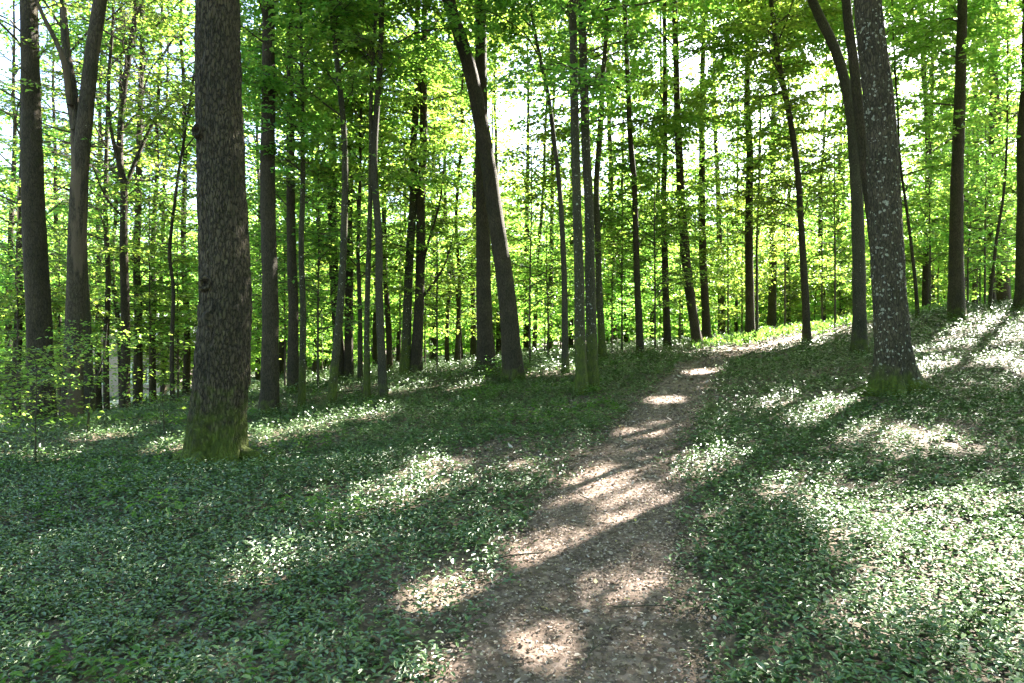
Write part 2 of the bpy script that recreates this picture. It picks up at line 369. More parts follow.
def crown_leaves(rng, TP, TR, TH, h0, H, nbr, Lmax, leaf, sp, bag, base, sink=None, upright=.5, twig_every=.095, thin_top=False, lo_short=.6, wood=True, seg=6):
    """branches on a trunk given by TP(h) ; leaves kept by the sun mask. All local to base."""
    LP = []; LD = []; LN = []; LS = []
    for b in range(nbr):
        u = (b + rng.random()) / nbr
        h = h0 + (H - h0) * u
        p0 = np.array([np.interp(h, TH, TP[:, k]) for k in range(3)])
        r0 = float(np.interp(h, TH, TR))
        az = rng.uniform(0, 2 * PI); h = min(h + rng.normal(0, .25), H)
        L = Lmax * (lo_short + (1 - lo_short) * min(1, u / .4)) * (1 if u < .55 else 1 - .75 * (u - .55) / .45) * rng.uniform(.4, 1.3)
        e = rng.uniform(.0, .85) + upright * u
        s = np.linspace(0, 1, seg)
        dirx, diry = math.cos(az), math.sin(az)
        bend = rng.normal(0, .5)
        ax = az + bend * s
        ds = L / (seg - 1)
        el = e * (1 - 1.0 * s) - rng.uniform(.0, .35) * s
        step = np.stack([np.cos(ax) * np.cos(el), np.sin(ax) * np.cos(el), np.sin(el)], -1) * ds
        step += rng.normal(0, .15, step.shape) * ds
        BP = p0 + np.vstack([[0, 0, 0], np.cumsum(step[:-1], 0)])
        if wood:
            inlit = sun_mask(BP + base)[0] < .05
            if inlit.mean() > .16: wood_here = False
            else: wood_here = True
        if wood and wood_here:
            br = min(r0 * .5, .004 + .0075 * L)
            V, Q = tube(BP, br * (1 - .85 * s) + .002, 5 if L > 1.5 else 4)
            bag.add(V, Q, 1)
        nt_ = max(3, int(L / twig_every))
        st = np.sort(rng.uniform(.18, 1, nt_)); st[-1] = 1.0
        side = np.where(np.arange(nt_) % 2 == 0, 1, -1)
        TB = np.stack([np.interp(st, s, BP[:, k]) for k in range(3)], -1)
        ta = az + bend * st + side * rng.uniform(.55, 1.15, nt_) * np.where(st > .98, .2, 1)
        tl = L * (.16 + .30 * (1 - st)) * rng.uniform(.6, 1.25, nt_) + .12
        tz = rng.normal(.03, .16, nt_)
        nl = np.maximum(2, (tl / sp).astype(int))
        rep = np.repeat(np.arange(nt_), nl)
        k = np.arange(len(rep)) - np.repeat(np.cumsum(nl) - nl, nl)
        f = (k + .6) / nl[rep]
        tdir = np.stack([np.cos(ta) * np.cos(tz), np.sin(ta) * np.cos(tz), np.sin(tz)], -1)
        droop = -.12 * tl[rep] * f ** 2
        P = TB[rep] + tdir[rep] * (tl[rep] * f)[:, None]; P[:, 2] += droop
        P += rng.normal(0, .018 + .1 * sp, P.shape)
        la = ta[rep] + np.where(k % 2 == 0, 1, -1) * rng.uniform(.4, 1.2, len(rep))
        lz = rng.normal(-.18, .3, len(rep))
        LP.append(P); LD.append(np.stack([np.cos(la) * np.cos(lz), np.sin(la) * np.cos(lz), np.sin(lz)], -1))
        nn = rng.normal(0, .38, (len(rep), 3)); nn[:, 2] += 1; LN.append(nn)
        LS.append(leaf * rng.uniform(.65, 1.25, len(rep)))
        if wood and wood_here and L > .8:
            # twigs as thin slivers
            w = .004 + .0012 * leaf / .08
            off = np.array([0, 0, w])
            q0 = TB; q1 = TB + tdir * tl[:, None] * .8
            kp = sun_mask((q0 + q1) / 2 + base)[0] > .05
            q0, q1 = q0[kp], q1[kp]
            V = np.stack([q0 - off, q0 + off, q1 + off * .5, q1 - off * .5], 1).reshape(-1, 3)
            bag.add(V, np.arange(len(V)).reshape(-1, 4), 1)
    P = np.concatenate(LP); D = np.concatenate(LD); Nn = np.concatenate(LN); S = np.concatenate(LS)
    return P, D, Nn, S

STATS = {'leaves': 0}
CROWNS = {}
COVERGRID = np.zeros((80, 80))
def add_leaves(bag, base, P, D, Nn, S, rng, mask=True, lo=5.0, wr=.62):
    if mask:
        keep, gx, gy = sun_mask(P + base)
        hi = P[:, 2] > lo
        k2 = np.where(keep < .05, keep, np.where(hi, keep, np.maximum(keep, .75)))
        sel = rng.random(len(P)) < k2
        ok = sel & (np.abs(gx) < 10) & (gy > 0) & (gy < 20)
        np.add.at(COVERGRID, (((gy[ok]) * 4).astype(int), ((gx[ok] + 10) * 4).astype(int)), S[ok] ** 2 * wr * .5 * .8 / .0625)
        P, D, Nn, S = P[sel], D[sel], Nn[sel], S[sel]
    if len(P):
        V, Q = leaves_kite(P, D, Nn, S, S * wr)
        bag.add(V, Q, 0)
    STATS['leaves'] += len(P)

def trunk_profile(pxs, D, d, H, base_y=None, rng=None, lean_d=0.):
    """pixel polyline (base first) at distance D -> local centre line, radii, heights"""
    x0 = at(pxs[0][0], D); z0 = gz(x0, D)
    pts = [np.array([0, 0, -.25])]
    for (px, py) in pxs[1:]:
        z = EYE + (HY - py) * D / F - z0
        pts.append(np.array([at(px, D) - x0, lean_d * z, z]))
    v = pts[-1] - pts[-2]; v /= np.linalg.norm(v)
    z = pts[-1][2]
    while z < H:
        v = v * .8 + np.array([rng.normal(0, .05), rng.normal(0, .05), 1]) * .2; v /= np.linalg.norm(v)
        q = pts[-1] + v * 2.0; pts.append(q); z = q[2]
    pts = np.array(pts)
    SP = _spline(pts, 10)
    amp = .045 * np.clip((SP[:, 2] - 1) / 3, 0, 1) * (1 if d < .32 else .4)
    q = rng.uniform(0, 99)
    SP[:, 0] += amp * 2 * (vnoise(SP[:, 2], SP[:, 2] * 0 + q, 1.6, 3) - .5)
    SP[:, 1] += amp * 2 * (vnoise(SP[:, 2], SP[:, 2] * 0 + q, 2.1, 4) - .5)
    return np.array([x0, D, z0]), SP

def make_trunk(SP, d, H, sides, flare=.35, flare_h=.35, rng=None, lobes_n=5, rough=.04, res=None):
    hs = SP[:, 2]
    # resample
    step = res or .35
    n = max(8, int((hs[-1] - hs[0]) / step))
    hh = hs[0] + (hs[-1] - hs[0]) * (np.linspace(0, 1, n) ** 1.15)
    P = np.stack([np.interp(hh, hs, SP[:, 0]), np.interp(hh, hs, SP[:, 1]), hh], -1)
    R = d / 2 * np.clip(1.03 - .9 * np.clip(hh, 0, None) / (H * 1.02), .04, None)
    fl = flare * np.exp(-np.clip(hh + .05, 0, None) / flare_h)
    R = R * (1 + .55 * fl)
    ph = rng.uniform(0, 6.28, 4)
    seedv = int(rng.integers(1e6))
    def lobes(a, i):
        h = hh[i]
        f = fl[i]
        o = 1 + f * .8 * (np.cos(lobes_n * a + ph[0] + .6 * np.sin(a + ph[1])) * .5 + .35 * np.cos(3 * a + ph[2]))
        o = o + rough * (np.cos(2 * a + ph[3] + h * .9) * .5 + np.sin(3 * a + ph[1] - h * 1.3) * .4)
        if sides < 100: o = o + .11 * (vnoise(np.broadcast_to(a * 1.6, np.broadcast(a, h).shape), np.broadcast_to(h * 3.4, np.broadcast(a, h).shape), 1., seedv + 3) - .5)
        if sides > 30:
            o = o + .05 * (vnoise(np.broadcast_to(a * 9, np.broadcast(a, h).shape), np.broadcast_to(h * 3.2, np.broadcast(a, h).shape), 1., seedv) - .5) \
                  + .03 * (vnoise(np.broadcast_to(a * 22, np.broadcast(a, h).shape), np.broadcast_to(h * 7, np.broadcast(a, h).shape), 1., seedv + 1) - .5)
        if sides > 100:
            aa, zz = np.broadcast_arrays(a * 1., h * 1.)
            wa = aa + .05 * (vnoise(aa * 12, zz * 5, 1., seedv + 9) - .5)
            rd = np.abs(vnoise(wa * 7.5, zz * 6.5, 1., seedv + 5) - .5) * 2
            rd2 = np.abs(vnoise(wa * 15, zz * 15, 1., seedv + 6) - .5) * 2
            o = o + .05 * (np.minimum(rd * 2.2, 1) - .5) + .03 * (np.minimum(rd2 * 2, 1) - .5)
        return o
    V, Q = tube(P, R, sides, lobes)
    return V, Q, P, R, hh

CANOPY = dict(leaf=.115, sp=.085)
def tree(name, label, cat, pxs, D, d, H, bark='dark', h0=4., nbr=34, Lmax=2.6, leaf=.085, sp=.062, sides=14, group=None,
         flare=.6, flare_h=.4, forks=(), seed=0, res=None, lean_d=0., wr=.75, upright=.5, mask=True, top_big=None):
    rng = np.random.default_rng(1000 + seed)
    base, SP = trunk_profile(pxs, D, d, H, rng=rng, lean_d=lean_d)
    root = thing(name, label, cat, base, group)
    V, Q, P, R, hh = make_trunk(SP, d, H, sides, flare, flare_h, rng, res=res)
    b = Bag(); b.add(V, Q)
    obj('trunk', b.mesh('trunk', [BK[bark]], True), root)
    bag = Bag()
    if top_big:   # upper crown above the frame: bigger, sparser leaves
        hs, tl, tsp, tn, tL = top_big
        A = crown_leaves(rng, P, R, hh, h0, hs, int(nbr * 1.3), Lmax * 1.1, leaf, sp * .8, bag, base, upright=upright)
        add_leaves(bag, base, *A, rng=rng, mask=mask, wr=wr)
        A = crown_leaves(rng, P, R, hh, hs, H, int(tn * 1.5), tL, tl, tsp * .8, bag, base, upright=.7, lo_short=.85, twig_every=.13)
        add_leaves(bag, base, *A, rng=rng, mask=mask, wr=.68)
    else:
        A = crown_leaves(rng, P, R, hh, h0, H, int(nbr * 1.6), Lmax * 1.2, leaf, sp * .75, bag, base, upright=upright)
        add_leaves(bag, base, *A, rng=rng, mask=mask, wr=wr)
    x0, z0 = base[0], base[2]
    for fk in forks:      # visible limbs: pixel polylines starting on the trunk
        fp, fd = fk[0], fk[1]; dy = fk[2] if len(fk) > 2 else 0
        pts = np.array([[at(px, D) - x0, dy * i / max(1, len(fp) - 1), EYE + (HY - py) * D / F - z0] for i, (px, py) in enumerate(fp)])
        S2 = _spline(pts, 6)
        s = np.linspace(0, 1, len(S2))
        r = fd / 2 * (1 - .6 * s)
        V, Q = tube(S2, r, 10 if fd > .08 else 6)
        lb = Bag(); lb.add(V, Q)
        obj('limb', lb.mesh('limb', [BK[bark]], True), root)
        # sprays on the limb
        hh2 = np.linspace(0, 1, len(S2))
        if len(fk) > 3 and fk[3]:
            A = crown_leaves(rng, S2, r, hh2, .3, 1., fk[3], 1.3, leaf, sp, bag, base, upright=.1)
            add_leaves(bag, base, *A, rng=rng, mask=mask, wr=wr)
    CROWNS[root.name] = bag
    return root

# ---- the trees one can tell apart. Pixel polylines are base first.
BIG = (8.5, .15, .115, 30, 4.6)
def B(h=8.5, n=30, L=4.4): return (h, .15, .115, n, L)
T = 'tree'
tree('tree', 'thickest trunk in the left half, furrowed bark, green moss round its flared foot', T,
     [(213,466),(216,440),(219,400),(225,300),(222,150),(218,0)], 8.1, .60, 21, 'oak', 7.5, 6, 2.5, sides=150, flare=.62, flare_h=.26, res=.035, seed=1, top_big=B(9, 34, 4.8))
tree('tree', 'thick lichen-spotted trunk leaning left on the right slope, mossy foot standing in white glinting leaves', T,
     [(897,396),(894,370),(890,300),(885,200),(879,100),(868,0)], 9.4, .42, 21, 'lichen', 7.2, 6, 2.5, sides=150, flare=1.15, flare_h=.26, res=.035, seed=2, top_big=B(8.5, 56, 5.0))
tree('tree', 'straight dark trunk next right of the thickest left trunk, bare of branches', T,
     [(269,415),(270,395),(270,300),(268,200),(268,100),(269,0)], 13.5, .34, 20, 'dark', 7, 8, 2., sides=20, flare=.4, seed=3, res=.2, top_big=B(9, 24, 3.8))
tree('tree', 'dark rough trunk nearest the left edge of the picture, behind a low sapling', T,
     [(42,427),(42,400),(38,300),(34,200),(31,100),(29,0)], 13.5, .46, 20, 'dark', 6.5, 8, 2.2, sides=28, flare=.4, seed=4, res=.15, top_big=B(9, 22, 3.8))
tree('tree', 'forked pale trunk with peeling bark, beside the dark trunk at the left edge', T,
     [(72,420),(73,395),(76,300),(79,200),(86,110),(92,50),(99,0)], 13, .36, 19, 'pale', 8, 6, 2.2, sides=22, flare=.3, seed=5, res=.2,
     forks=[([(79,195),(74,140),(68,90),(60,50),(53,0)], .24, .3, 5), ([(70,105),(66,60),(50,20),(44,0)], .12, -.3, 4), ([(73,130),(80,80),(84,40)], .08, .5, 3), ([(76,160),(66,140),(57,115),(48,95)], .05, .6, 3)], top_big=B(9, 18, 3.5))
tree('tree', 'greyish trunk close behind the forked pale trunk, pale along one edge', T,
     [(88,414),(87,380),(84,300),(80,230),(76,150),(70,90)], 16.5, .28, 17, 'grey', 5, 24, 2.2, seed=6)
tree('tree', 'dark tree whose stems branch wide, left of the thickest left trunk', T,
     [(125,406),(125,380),(126,300),(124,200),(119,160),(123,100),(131,40),(136,0)], 18, .24, 19, 'dark', 5, 34, 2.6, seed=7,
     forks=[([(124,190),(134,150),(146,112),(160,92),(178,82)], .12, 1, 6), ([(119,165),(113,120),(117,70),(125,20)], .11, -.5, 5), ([(126,220),(112,200),(104,170)], .07, -.5, 4)])
for i, (lab, pxs, D, d, bk, h0, n) in enumerate([
  ('slim dark trunk just right of the pale house wall, left of the thickest trunk', [(138,400),(138,330),(137,250),(139,150)], 21, .26, 'dark', 4, 28),
  ('slim dark trunk standing right in front of the pale house wall', [(122,402),(119,330),(113,270),(116,200)], 22, .16, 'dark', 4, 26),
  ('curved slim trunk with pinkish light edge in front of the pale house', [(107,404),(106,350),(108,290),(104,210),(108,130)], 19, .16, 'dark', 4, 24),
  ('wispy bending stem a little left of the thickest left trunk', [(173,410),(172,350),(174,290),(170,250),(178,180),(183,150)], 17, .11, 'dark', 3.5, 24),
  ('thin upright trunk half way between the house and the thickest left trunk', [(153,398),(153,330),(153,270),(156,180)], 23, .2, 'dark', 3.5, 26),
  ('thin dark trunk next to the left edge of the thickest left trunk', [(186,396),(187,330),(184,250),(184,150)], 24, .24, 'dark', 4, 28),
  ('slim dark trunk at the far left behind the dark edge trunk', [(16,420),(17,360),(20,290),(22,200)], 19, .24, 'dark', 3.5, 26),
  ('dark ivied trunk in the gap right of the bare straight trunk, first of a row', [(293,392),(293,370),(293,290),(291,150),(290,0)], 17, .27, 'dark', 4.5, 30),
  ('thin pole-like trunk right beside the dark ivied trunk', [(302,411),(302,390),(303,300),(302,150),(301,0)], 14, .14, 'moss', 4.2, 26),
  ('thin stem bowed to the right, crossing a darker straight trunk behind it', [(330,412),(333,380),(339,320),(345,240),(347,160),(340,90),(334,40)], 13.7, .16, 'moss', 4, 28),
  ('dark straight trunk crossed by the bowed thin stem', [(341,384),(340,370),(336,300),(332,200),(330,120)], 20, .3, 'dark', 4.5, 30),
  ('dark trunk immediately right of the bowed thin stem', [(349,381),(349,360),(349,260),(351,150),(350,60)], 20, .25, 'dark', 4.5, 28),
  ('thin dark pole between the dark trunk and the pair of slim stems', [(360,388),(360,330),(359,250),(360,150)], 18, .13, 'dark', 4, 24),
  ('left one of a pair of slim stems that meet at mid height', [(367,398),(367,380),(367,300),(370,200),(372,100),(375,20)], 14, .13, 'moss', 4, 28),
  ('slim pale-footed stem, right one of a pair that meet at mid height', [(384,396),(382,370),(378,250),(376,130),(380,50)], 14, .17, 'grey', 4, 28),
  ('thin dark trunk in the background just right of the pale-footed stem', [(390,379),(389,340),(386,280),(384,200)], 23, .2, 'dark', 3.8, 28),
  ('leaf-speckled slender trunk tilted right, left of the branching one', [(405,374),(406,350),(408,290),(413,190),(416,90)], 19, .27, 'moss', 4, 32),
  ('thin dark trunk left of the two large centre trunks, tall and alone', [(447,371),(447,330),(449,270),(446,190)], 25, .16, 'dark', 3.8, 24),
  ('wavy thin stem left of the two large centre trunks', [(456,371),(458,330),(459,280),(456,220),(460,150)], 24, .15, 'dark', 3.8, 24),
  ('thin leaning stem touching the wavy stem, left of centre', [(462,369),(460,330),(456,290),(449,250),(444,210)], 25, .12, 'dark', 3.8, 22),
  ('slim stem curving left high up, between the large leaning trunk and the mossy twin stems', [(565,371),(565,350),(564,280),(562,200),(552,120),(540,60),(533,20)], 15, .145, 'grey', 4.2, 26),
  ('thin far trunk right of the large leaning trunk', [(534,357),(535,330),(537,280),(541,220)], 30, .2, 'dark', 3.8, 28),
  ('thin dark far trunk left of the slim stem that curves away high up', [(549,357),(550,320),(551,260),(552,180)], 28, .22, 'dark', 3.8, 28),
  ('mossy slender stem, left of the near twins beside the path', [(582,396),(581,370),(579,300),(577,150),(573,0)], 12, .19, 'moss', 4.6, 15),
  ('mossy slender stem, right of the near twins beside the path', [(593,390),(592,370),(590,250),(586,100),(583,0)], 12.3, .20, 'moss', 5, 15),
  ('slender trunk curving behind the near mossy twins', [(604,363),(602,340),(598,270),(597,180),(603,80),(606,40)], 19, .2, 'moss', 4.4, 28),
  ('slim straight dark trunk left of the path where it bends', [(641,357),(640,340),(636,250),(632,150),(627,60)], 19.5, .2, 'dark', 4.6, 30),
  ('slim upright trunk close to the left verge at the far end of the path', [(668,349),(667,330),(664,200),(665,70)], 23, .24, 'dark', 4.6, 30),
  ('dark trunk bowing to the left at the far end of the path', [(698,350),(695,330),(685,250),(678,130),(675,0)], 22, .32, 'dark', 5, 30),
  ('straight dark trunk just right of the bowing one at the path end', [(707,344),(706,320),(703,250),(702,150),(704,0)], 24, .29, 'dark', 5, 30),
  ('straight trunk right of the path end, edge of the sunlit strip', [(750,342),(750,320),(749,200),(748,100),(747,0)], 23, .3, 'dark', 5, 30),
  ('very thin stem against the straight trunk at the sunlit strip', [(757,343),(757,320),(757,250),(760,150)], 22.5, .09, 'grey', 4, 20),
  ('stout far trunk between the sunlit strip and the leaning slim tree', [(772,337),(772,320),(773,250),(773,180)], 30, .36, 'dark', 5, 32),
  ('slim tree leaning left in front of the bright sunlit strip', [(808,347),(807,330),(803,250),(796,160),(780,70),(770,0)], 19, .2, 'dark', 4.6, 30),
  ('grey trunk bending far left at the top, left of the thick lichen-spotted trunk', [(860,356),(860,330),(858,250),(855,140),(840,60),(813,0)], 14, .27, 'grey', 7.4, 10),
  ('dark trunk half hidden behind the thick lichen-spotted trunk', [(886,374),(882,300),(873,220),(861,140),(853,60),(847,0)], 12, .21, 'dark', 7.4, 8),
  ('dark straight trunk alone on the right slope, right of the thick lichen-spotted trunk', [(956,321),(956,300),(957,200),(961,80),(962,0)], 18, .37, 'dark', 6, 22),
  ('dark trunk cut by the right edge of the picture', [(1022,314),(1022,290),(1023,200),(1024,90)], 18.5, .3, 'dark', 5, 26),
  ('thin dark sapling stem leaning left behind the lichen-spotted trunk on the crest', [(918,317),(916,290),(911,240),(903,180),(900,140)], 20, .1, 'dark', 3.8, 22),
  ('thin leaning stem with bright leaves near the right edge of the slope', [(989,312),(991,290),(997,240),(1002,200),(1005,150)], 20, .09, 'dark', 2.6, 30),
  ]):
    big = B(9.5, 40, 4.2) if D < 14.5 and d > .18 else None
    H = 19 if D > 18 else 17
    if D > 17: h0 -= 1.6; n = int(n * 1.3)
    elif d < .2: n = int(n * 1.3)
    if d < .15: H = 12
    nm = 'sapling' if d < .12 else 'slender_tree' if d < .3 else 'tree'
    tree(nm, lab, 'sapling' if d < .12 else T, pxs, D, d, H, bk, h0, n, (1.75 if D < 15.5 else 2.5) if d > .12 else 1.9, leaf=.07 + .0027 * D, sp=.05 + .0007 * D, seed=20 + i,
         sides=16 if D < 16 else 10, top_big=big, res=.3, group=None)
tree('tree', 'large straight trunk, left one of the two in the centre', T,
     [(487,373),(486,350),(484,300),(482,150),(480,0)], 16, .38, 21, 'dark', 8, 10, 2.2, leaf=.1, sp=.07, sides=24, seed=80, res=.2, top_big=B(10, 22, 4))
tree('tree', 'large trunk leaning left, right one of the two in the centre', T,
     [(514,384),(512,360),(507,300),(493,200),(480,120),(467,60),(449,0)], 15, .41, 20, 'dark', 8.2, 10, 2.2, leaf=.1, sp=.07, sides=24, seed=81, res=.2, top_big=B(10, 22, 4))
tree('tree', 'dark trunk with a bare rising branch, left of the two large centre trunks', T,
     [(416,378),(417,350),(421,250),(423,130),(424,60)], 19, .30, 19, 'dark', 5, 32, 2.6, leaf=.1, sp=.07, sides=14, seed=82,
     forks=[([(420,300),(432,284),(444,262),(452,232)], .09, .5, 4), ([(421,270),(430,240),(441,205),(446,170)], .09, -.5, 4)])

# ---- background trees further in, each told by what it stands between
far_list = [
 (8,30,'far trunk seen between the left edge and the dark edge trunk'), (62,31,'far trunk between the dark edge trunk and the forked pale one'),
 (98,27,'far trunk in the gap right of the forked pale trunk'), (163,30,'far trunk left of the wispy bending stem'),
 (258,29,'far trunk just left of the bare straight trunk'), (281,31,'far trunk between the bare straight trunk and the ivied one'),
 (316,28,'far trunk left of the bowed thin stem, in the row behind'), (375,33,'far trunk seen between the slim pair of stems'),
 (398,34,'far trunk left of the leaf-speckled slender trunk'), (434,33,'far trunk right of the trunk with the bare branch'),
 (473,31,'far trunk at the left side of the large straight centre trunk'), (499,34,'far trunk seen between the two large centre trunks'),
 (526,36,'far trunk at the right side of the large leaning centre trunk'), (571,34,'far trunk left of the mossy twin stems'),
 (614,30,'far trunk right of the slender trunk that curves behind the twins'), (626,35,'far trunk left of the slim straight one at the path bend'),
 (652,34,'far trunk between the path bend and the verge trunk'), (681,36,'far trunk left of the dark bowing trunk'),
 (722,33,'far trunk right of the two dark trunks at the path end'), (736,38,'far trunk left of the straight trunk by the sunlit strip'),
 (787,36,'far trunk right of the stout far trunk'), (823,35,'far trunk behind the sunlit strip, right of the leaning slim tree'),
 (842,40,'far trunk left of the bending grey trunk'), (931,34,'far trunk beyond the crest left of the lone slope trunk'),
 (975,31,'far trunk beyond the crest right of the lone slope trunk'), (1004,29,'stout far trunk beyond the crest near the right edge'),
 (884,24,'tall slim leafy tree beyond the crest just right of the lichen-spotted trunk'), (926,26,'tall leafy tree filling the gap left of the lone slope trunk'),
 (992,27,'tall leafy tree beyond the crest between the lone slope trunk and the right edge'), (962,33,'tree hidden mostly behind the lone slope trunk'), (945,42,'furthest trunk close left of the lone slope trunk'),
]
for i, (px, D, lab) in enumerate(far_list):
    x = at(px, D); z = gz(x, D); by = HY + (EYE - z) * F / D
    rr = np.random.default_rng(500 + i)
    ln = rr.normal(0, 6)
    d = rr.uniform(.2, .34) if px != 1004 else .5
    tree('slender_tree' if d < .3 else 'tree', lab, T, [(px, by), (px + ln * .15, by - 40), (px + ln * .5 + rr.normal(0, 2), by - 120), (px + ln, by - 220)], D, d, 20, 'dark', 1.8, 44, 3.1, leaf=.19, sp=.092,
         seed=120 + i, sides=8, res=.5, group='trunks standing further back in the wood')

# ---- trees out of frame to the right and overhead whose crowns shade the foreground
for i, (x, y, lab) in enumerate([(13.5, 9.5, 'tree right of the frame whose crown shades the glinting slope'), (10.5, 3.5, 'tree right of the camera that shades the near path'),
                                 (17, 15.5, 'tall tree beyond the right edge above the slope'), (6.5, -1.5, 'tree behind the camera on the right'), (-5.0, 1.0, 'tree behind the camera on the left'),
                                 (15.5, 4.5, 'tree furthest right of the camera on the high slope'), (20, 21, 'tree beyond the right edge on the crest')]):
    z = gz(x, y); rng = np.random.default_rng(300 + i)
    base = np.array([x, y, z])
    root = thing('tree', lab, T, base)
    SP = _spline(np.array([[0, 0, -.25], [0.1, 0, 3], [.2, .2, 8], [.1, .3, 14], [.2, .2, 20.]]), 10)
    V, Q, P, R, hh = make_trunk(SP, .42, 21, 14, .4, .3, rng)
    b = Bag(); b.add(V, Q); obj('trunk', b.mesh('trunk', [BK['dark']], True), root)
    bag = Bag()
    A = crown_leaves(rng, P, R, hh, 7.5, 20, 66, 5.4, .15, .1, bag, base, upright=.6, lo_short=.85, twig_every=.13)
    add_leaves(bag, base, *A, rng=rng, wr=.68)
    CROWNS[root.name] = bag

# surface roots of the two big trunks
def roots_of(root, d, n, seed, bark):
    rng = np.random.default_rng(seed); bx, by, bz = root.location
    for k in range(n):
        a = 2 * PI * k / n + rng.normal(0, .25); L = rng.uniform(.35, .75); t = np.linspace(0, 1, 9)
        r = d * .36 + L * t; aa = a + rng.normal(0, .35) * t
        X = r * np.cos(aa); Y = r * np.sin(aa)
        g = ground(X + bx, Y + by) - bz
        Zr = g + .17 * (1 - t) ** 2.2 + .035 - .11 * t ** 2
        V, Q = tube(np.c_[X, Y, Zr], .085 * (1 - .72 * t) * rng.uniform(.8, 1.2), 10)
        b = Bag(); b.add(V, Q); obj('root', b.mesh('root', [BK[bark]], True), root)
_bt = [o for o in bpy.data.objects if o.name in ('tree', 'tree.001')]
roots_of(_bt[0], .60, 7, 1, 'oak'); roots_of(_bt[1], .42, 6, 2, 'lichen')

def scar(root, h, a, r, w, seed):
    rng = np.random.default_rng(seed); n = 18; b = Bag()
    t = np.linspace(0, 2 * PI, n, endpoint=False); rings = []
    for rr, out in ((1.5, -.03), (1.15, .035), (.8, .03), (.45, -.01), (.05, -.02)):
        k = 1 + .12 * np.sin(2 * t + 1) + .08 * np.sin(5 * t)
        y = rr * w * k * np.cos(t); z = rr * w * 1.3 * k * np.sin(t); d = r - y * y / (2 * r) + out
        rings.append(np.c_[d * math.cos(a) - y * math.sin(a), d * math.sin(a) + y * math.cos(a), h + z])
    V = np.concatenate(rings); i = np.arange(4)[:, None] * n; j = np.arange(n)[None]; j2 = (j + 1) % n
    b.add(V, np.stack([i + j, i + j2, i + n + j2, i + n + j], -1).reshape(-1, 4))
    obj('branch_scar', b.mesh('branch_scar', [BK['oak' if r > .25 else 'dark']], True), root)
scar(_bt[0], 2.15, -1.45, .285, .055, 1); scar(_bt[0], 1.75, -1.15, .29, .075, 2); scar(_bt[0], 3.9, -1.8, .27, .05, 3)

# ---- unseen leaf clumps added to shade the foreground, each put into the nearest crown
def add_shade_leaves():
    rng = np.random.default_rng(77)
    roots = [o for o in bpy.data.objects if o.type == 'EMPTY' and o.name.split('.')[0] in ('tree', 'slender_tree') and o.location.y < 24]
    TX = np.array([[o.location.x, o.location.y, o.location.z] for o in roots])
    # where each trunk stands at 10 m: from its trunk mesh
    top = []
    for o in roots:
        t = [c for c in o.children if c.name.startswith('trunk')][0]
        v = np.empty(len(t.data.vertices) * 3, np.float32); t.data.vertices.foreach_get('co', v); v = v.reshape(-1, 3)
        top.append([[v[np.abs(v[:, 2] - h) < .6][:, k].mean() if (np.abs(v[:, 2] - h) < .6).any() else 0 for k in (0, 1)] for h in (6, 9, 12, 15)])
    top = np.array(top)
    cells = [(ix, iy) for iy in range(6, 80) for ix in range(0, 80)]
    rng.shuffle(cells)
    added = 0
    for ix, iy in cells:
        x = ix / 4 - 10 + rng.random() / 4; y = iy / 4 + rng.random() / 4
        if abs(x) > .8 * y + 1: continue
        far = min(1, max(0, (math.hypot(x, y - 4) - 11) / 5))
        want = SHADE_COVER * (1 - .85 * far)
        d0 = want - COVERGRID[iy, ix]
        if d0 <= .15: continue
        wob = (float(fbm(np.array([x]), np.array([y]), .5, 77)[0]) - .5) * 1.1
        if (np.hypot((x - LIT[:, 0]) / LIT[:, 2], (y - LIT[:, 1]) / LIT[:, 3]) + wob).min() < 1.32: continue
        g = float(ground(x, y, False)[0])
        best = None
        for h in rng.permutation(np.arange(6.5, 16, .75)):
            p = np.array([x, y, g]) + SUN / SUN[2] * h
            px = CX + p[0] / p[1] * F; py = HY - (p[2] - EYE) / p[1] * F
            if -30 < px < 1054 and py > -25: continue
            kk = int(np.argmin(np.abs(np.array([6, 9, 12, 15]) - (h - 1))))
            dd = np.hypot(TX[:, 0] + top[:, kk, 0] - p[0], TX[:, 1] + top[:, kk, 1] - p[1])
            j = int(np.argmin(dd))
            if best is None or dd[j] < best[0]: best = (dd[j], j, p, kk)
            if dd[j] < 4: break
        if best is None or best[0] > 7.5: continue
        dist, j, p, kk = best
        base = TX[j]; q = p - base
        bag = CROWNS[roots[j].name]
        nl = int(min(26, max(4, d0 * .0625 / (.15 * .15 * .68 * .4))))
        P = q + rng.normal(0, .13, (nl, 3)) * [1.2, 1.2, .8]
        a = rng.uniform(0, 2 * PI, nl); el = rng.normal(-.15, .3, nl)
        D = np.stack([np.cos(a) * np.cos(el), np.sin(a) * np.cos(el), np.sin(el)], -1)
        nn = rng.normal(0, .35, (nl, 3)); nn[:, 2] += 1
        V, Q = leaves_kite(P, D, nn, .15 * rng.uniform(.7, 1.2, nl), .1 * rng.uniform(.8, 1.1, nl)); bag.add(V, Q, 0)
        added += nl
        c = top[j, kk]; hz = min(q[2] - .4 * dist, q[2] - .3)
        sx, sy, sz = base + [c[0], c[1], hz]
        if rng.random() < .14 and HY - (sz - EYE) / max(sy, .1) * F < -15:
            S = _spline(np.array([[c[0], c[1], hz], [c[0] * .5 + q[0] * .5 + rng.normal(0, .1), c[1] * .5 + q[1] * .5, hz * .35 + q[2] * .65], q]), 3)
            V, Q = tube(S, np.linspace(.03, .005, len(S)), 5); bag.add(V, Q, 1)
    print('roof leaves', added)
    for nm, bag in CROWNS.items():
        obj('crown', bag.mesh('crown', [M_LEAF, BK['twig']]), bpy.data.objects[nm])
SHADE_COVER = 2.6
add_shade_leaves()

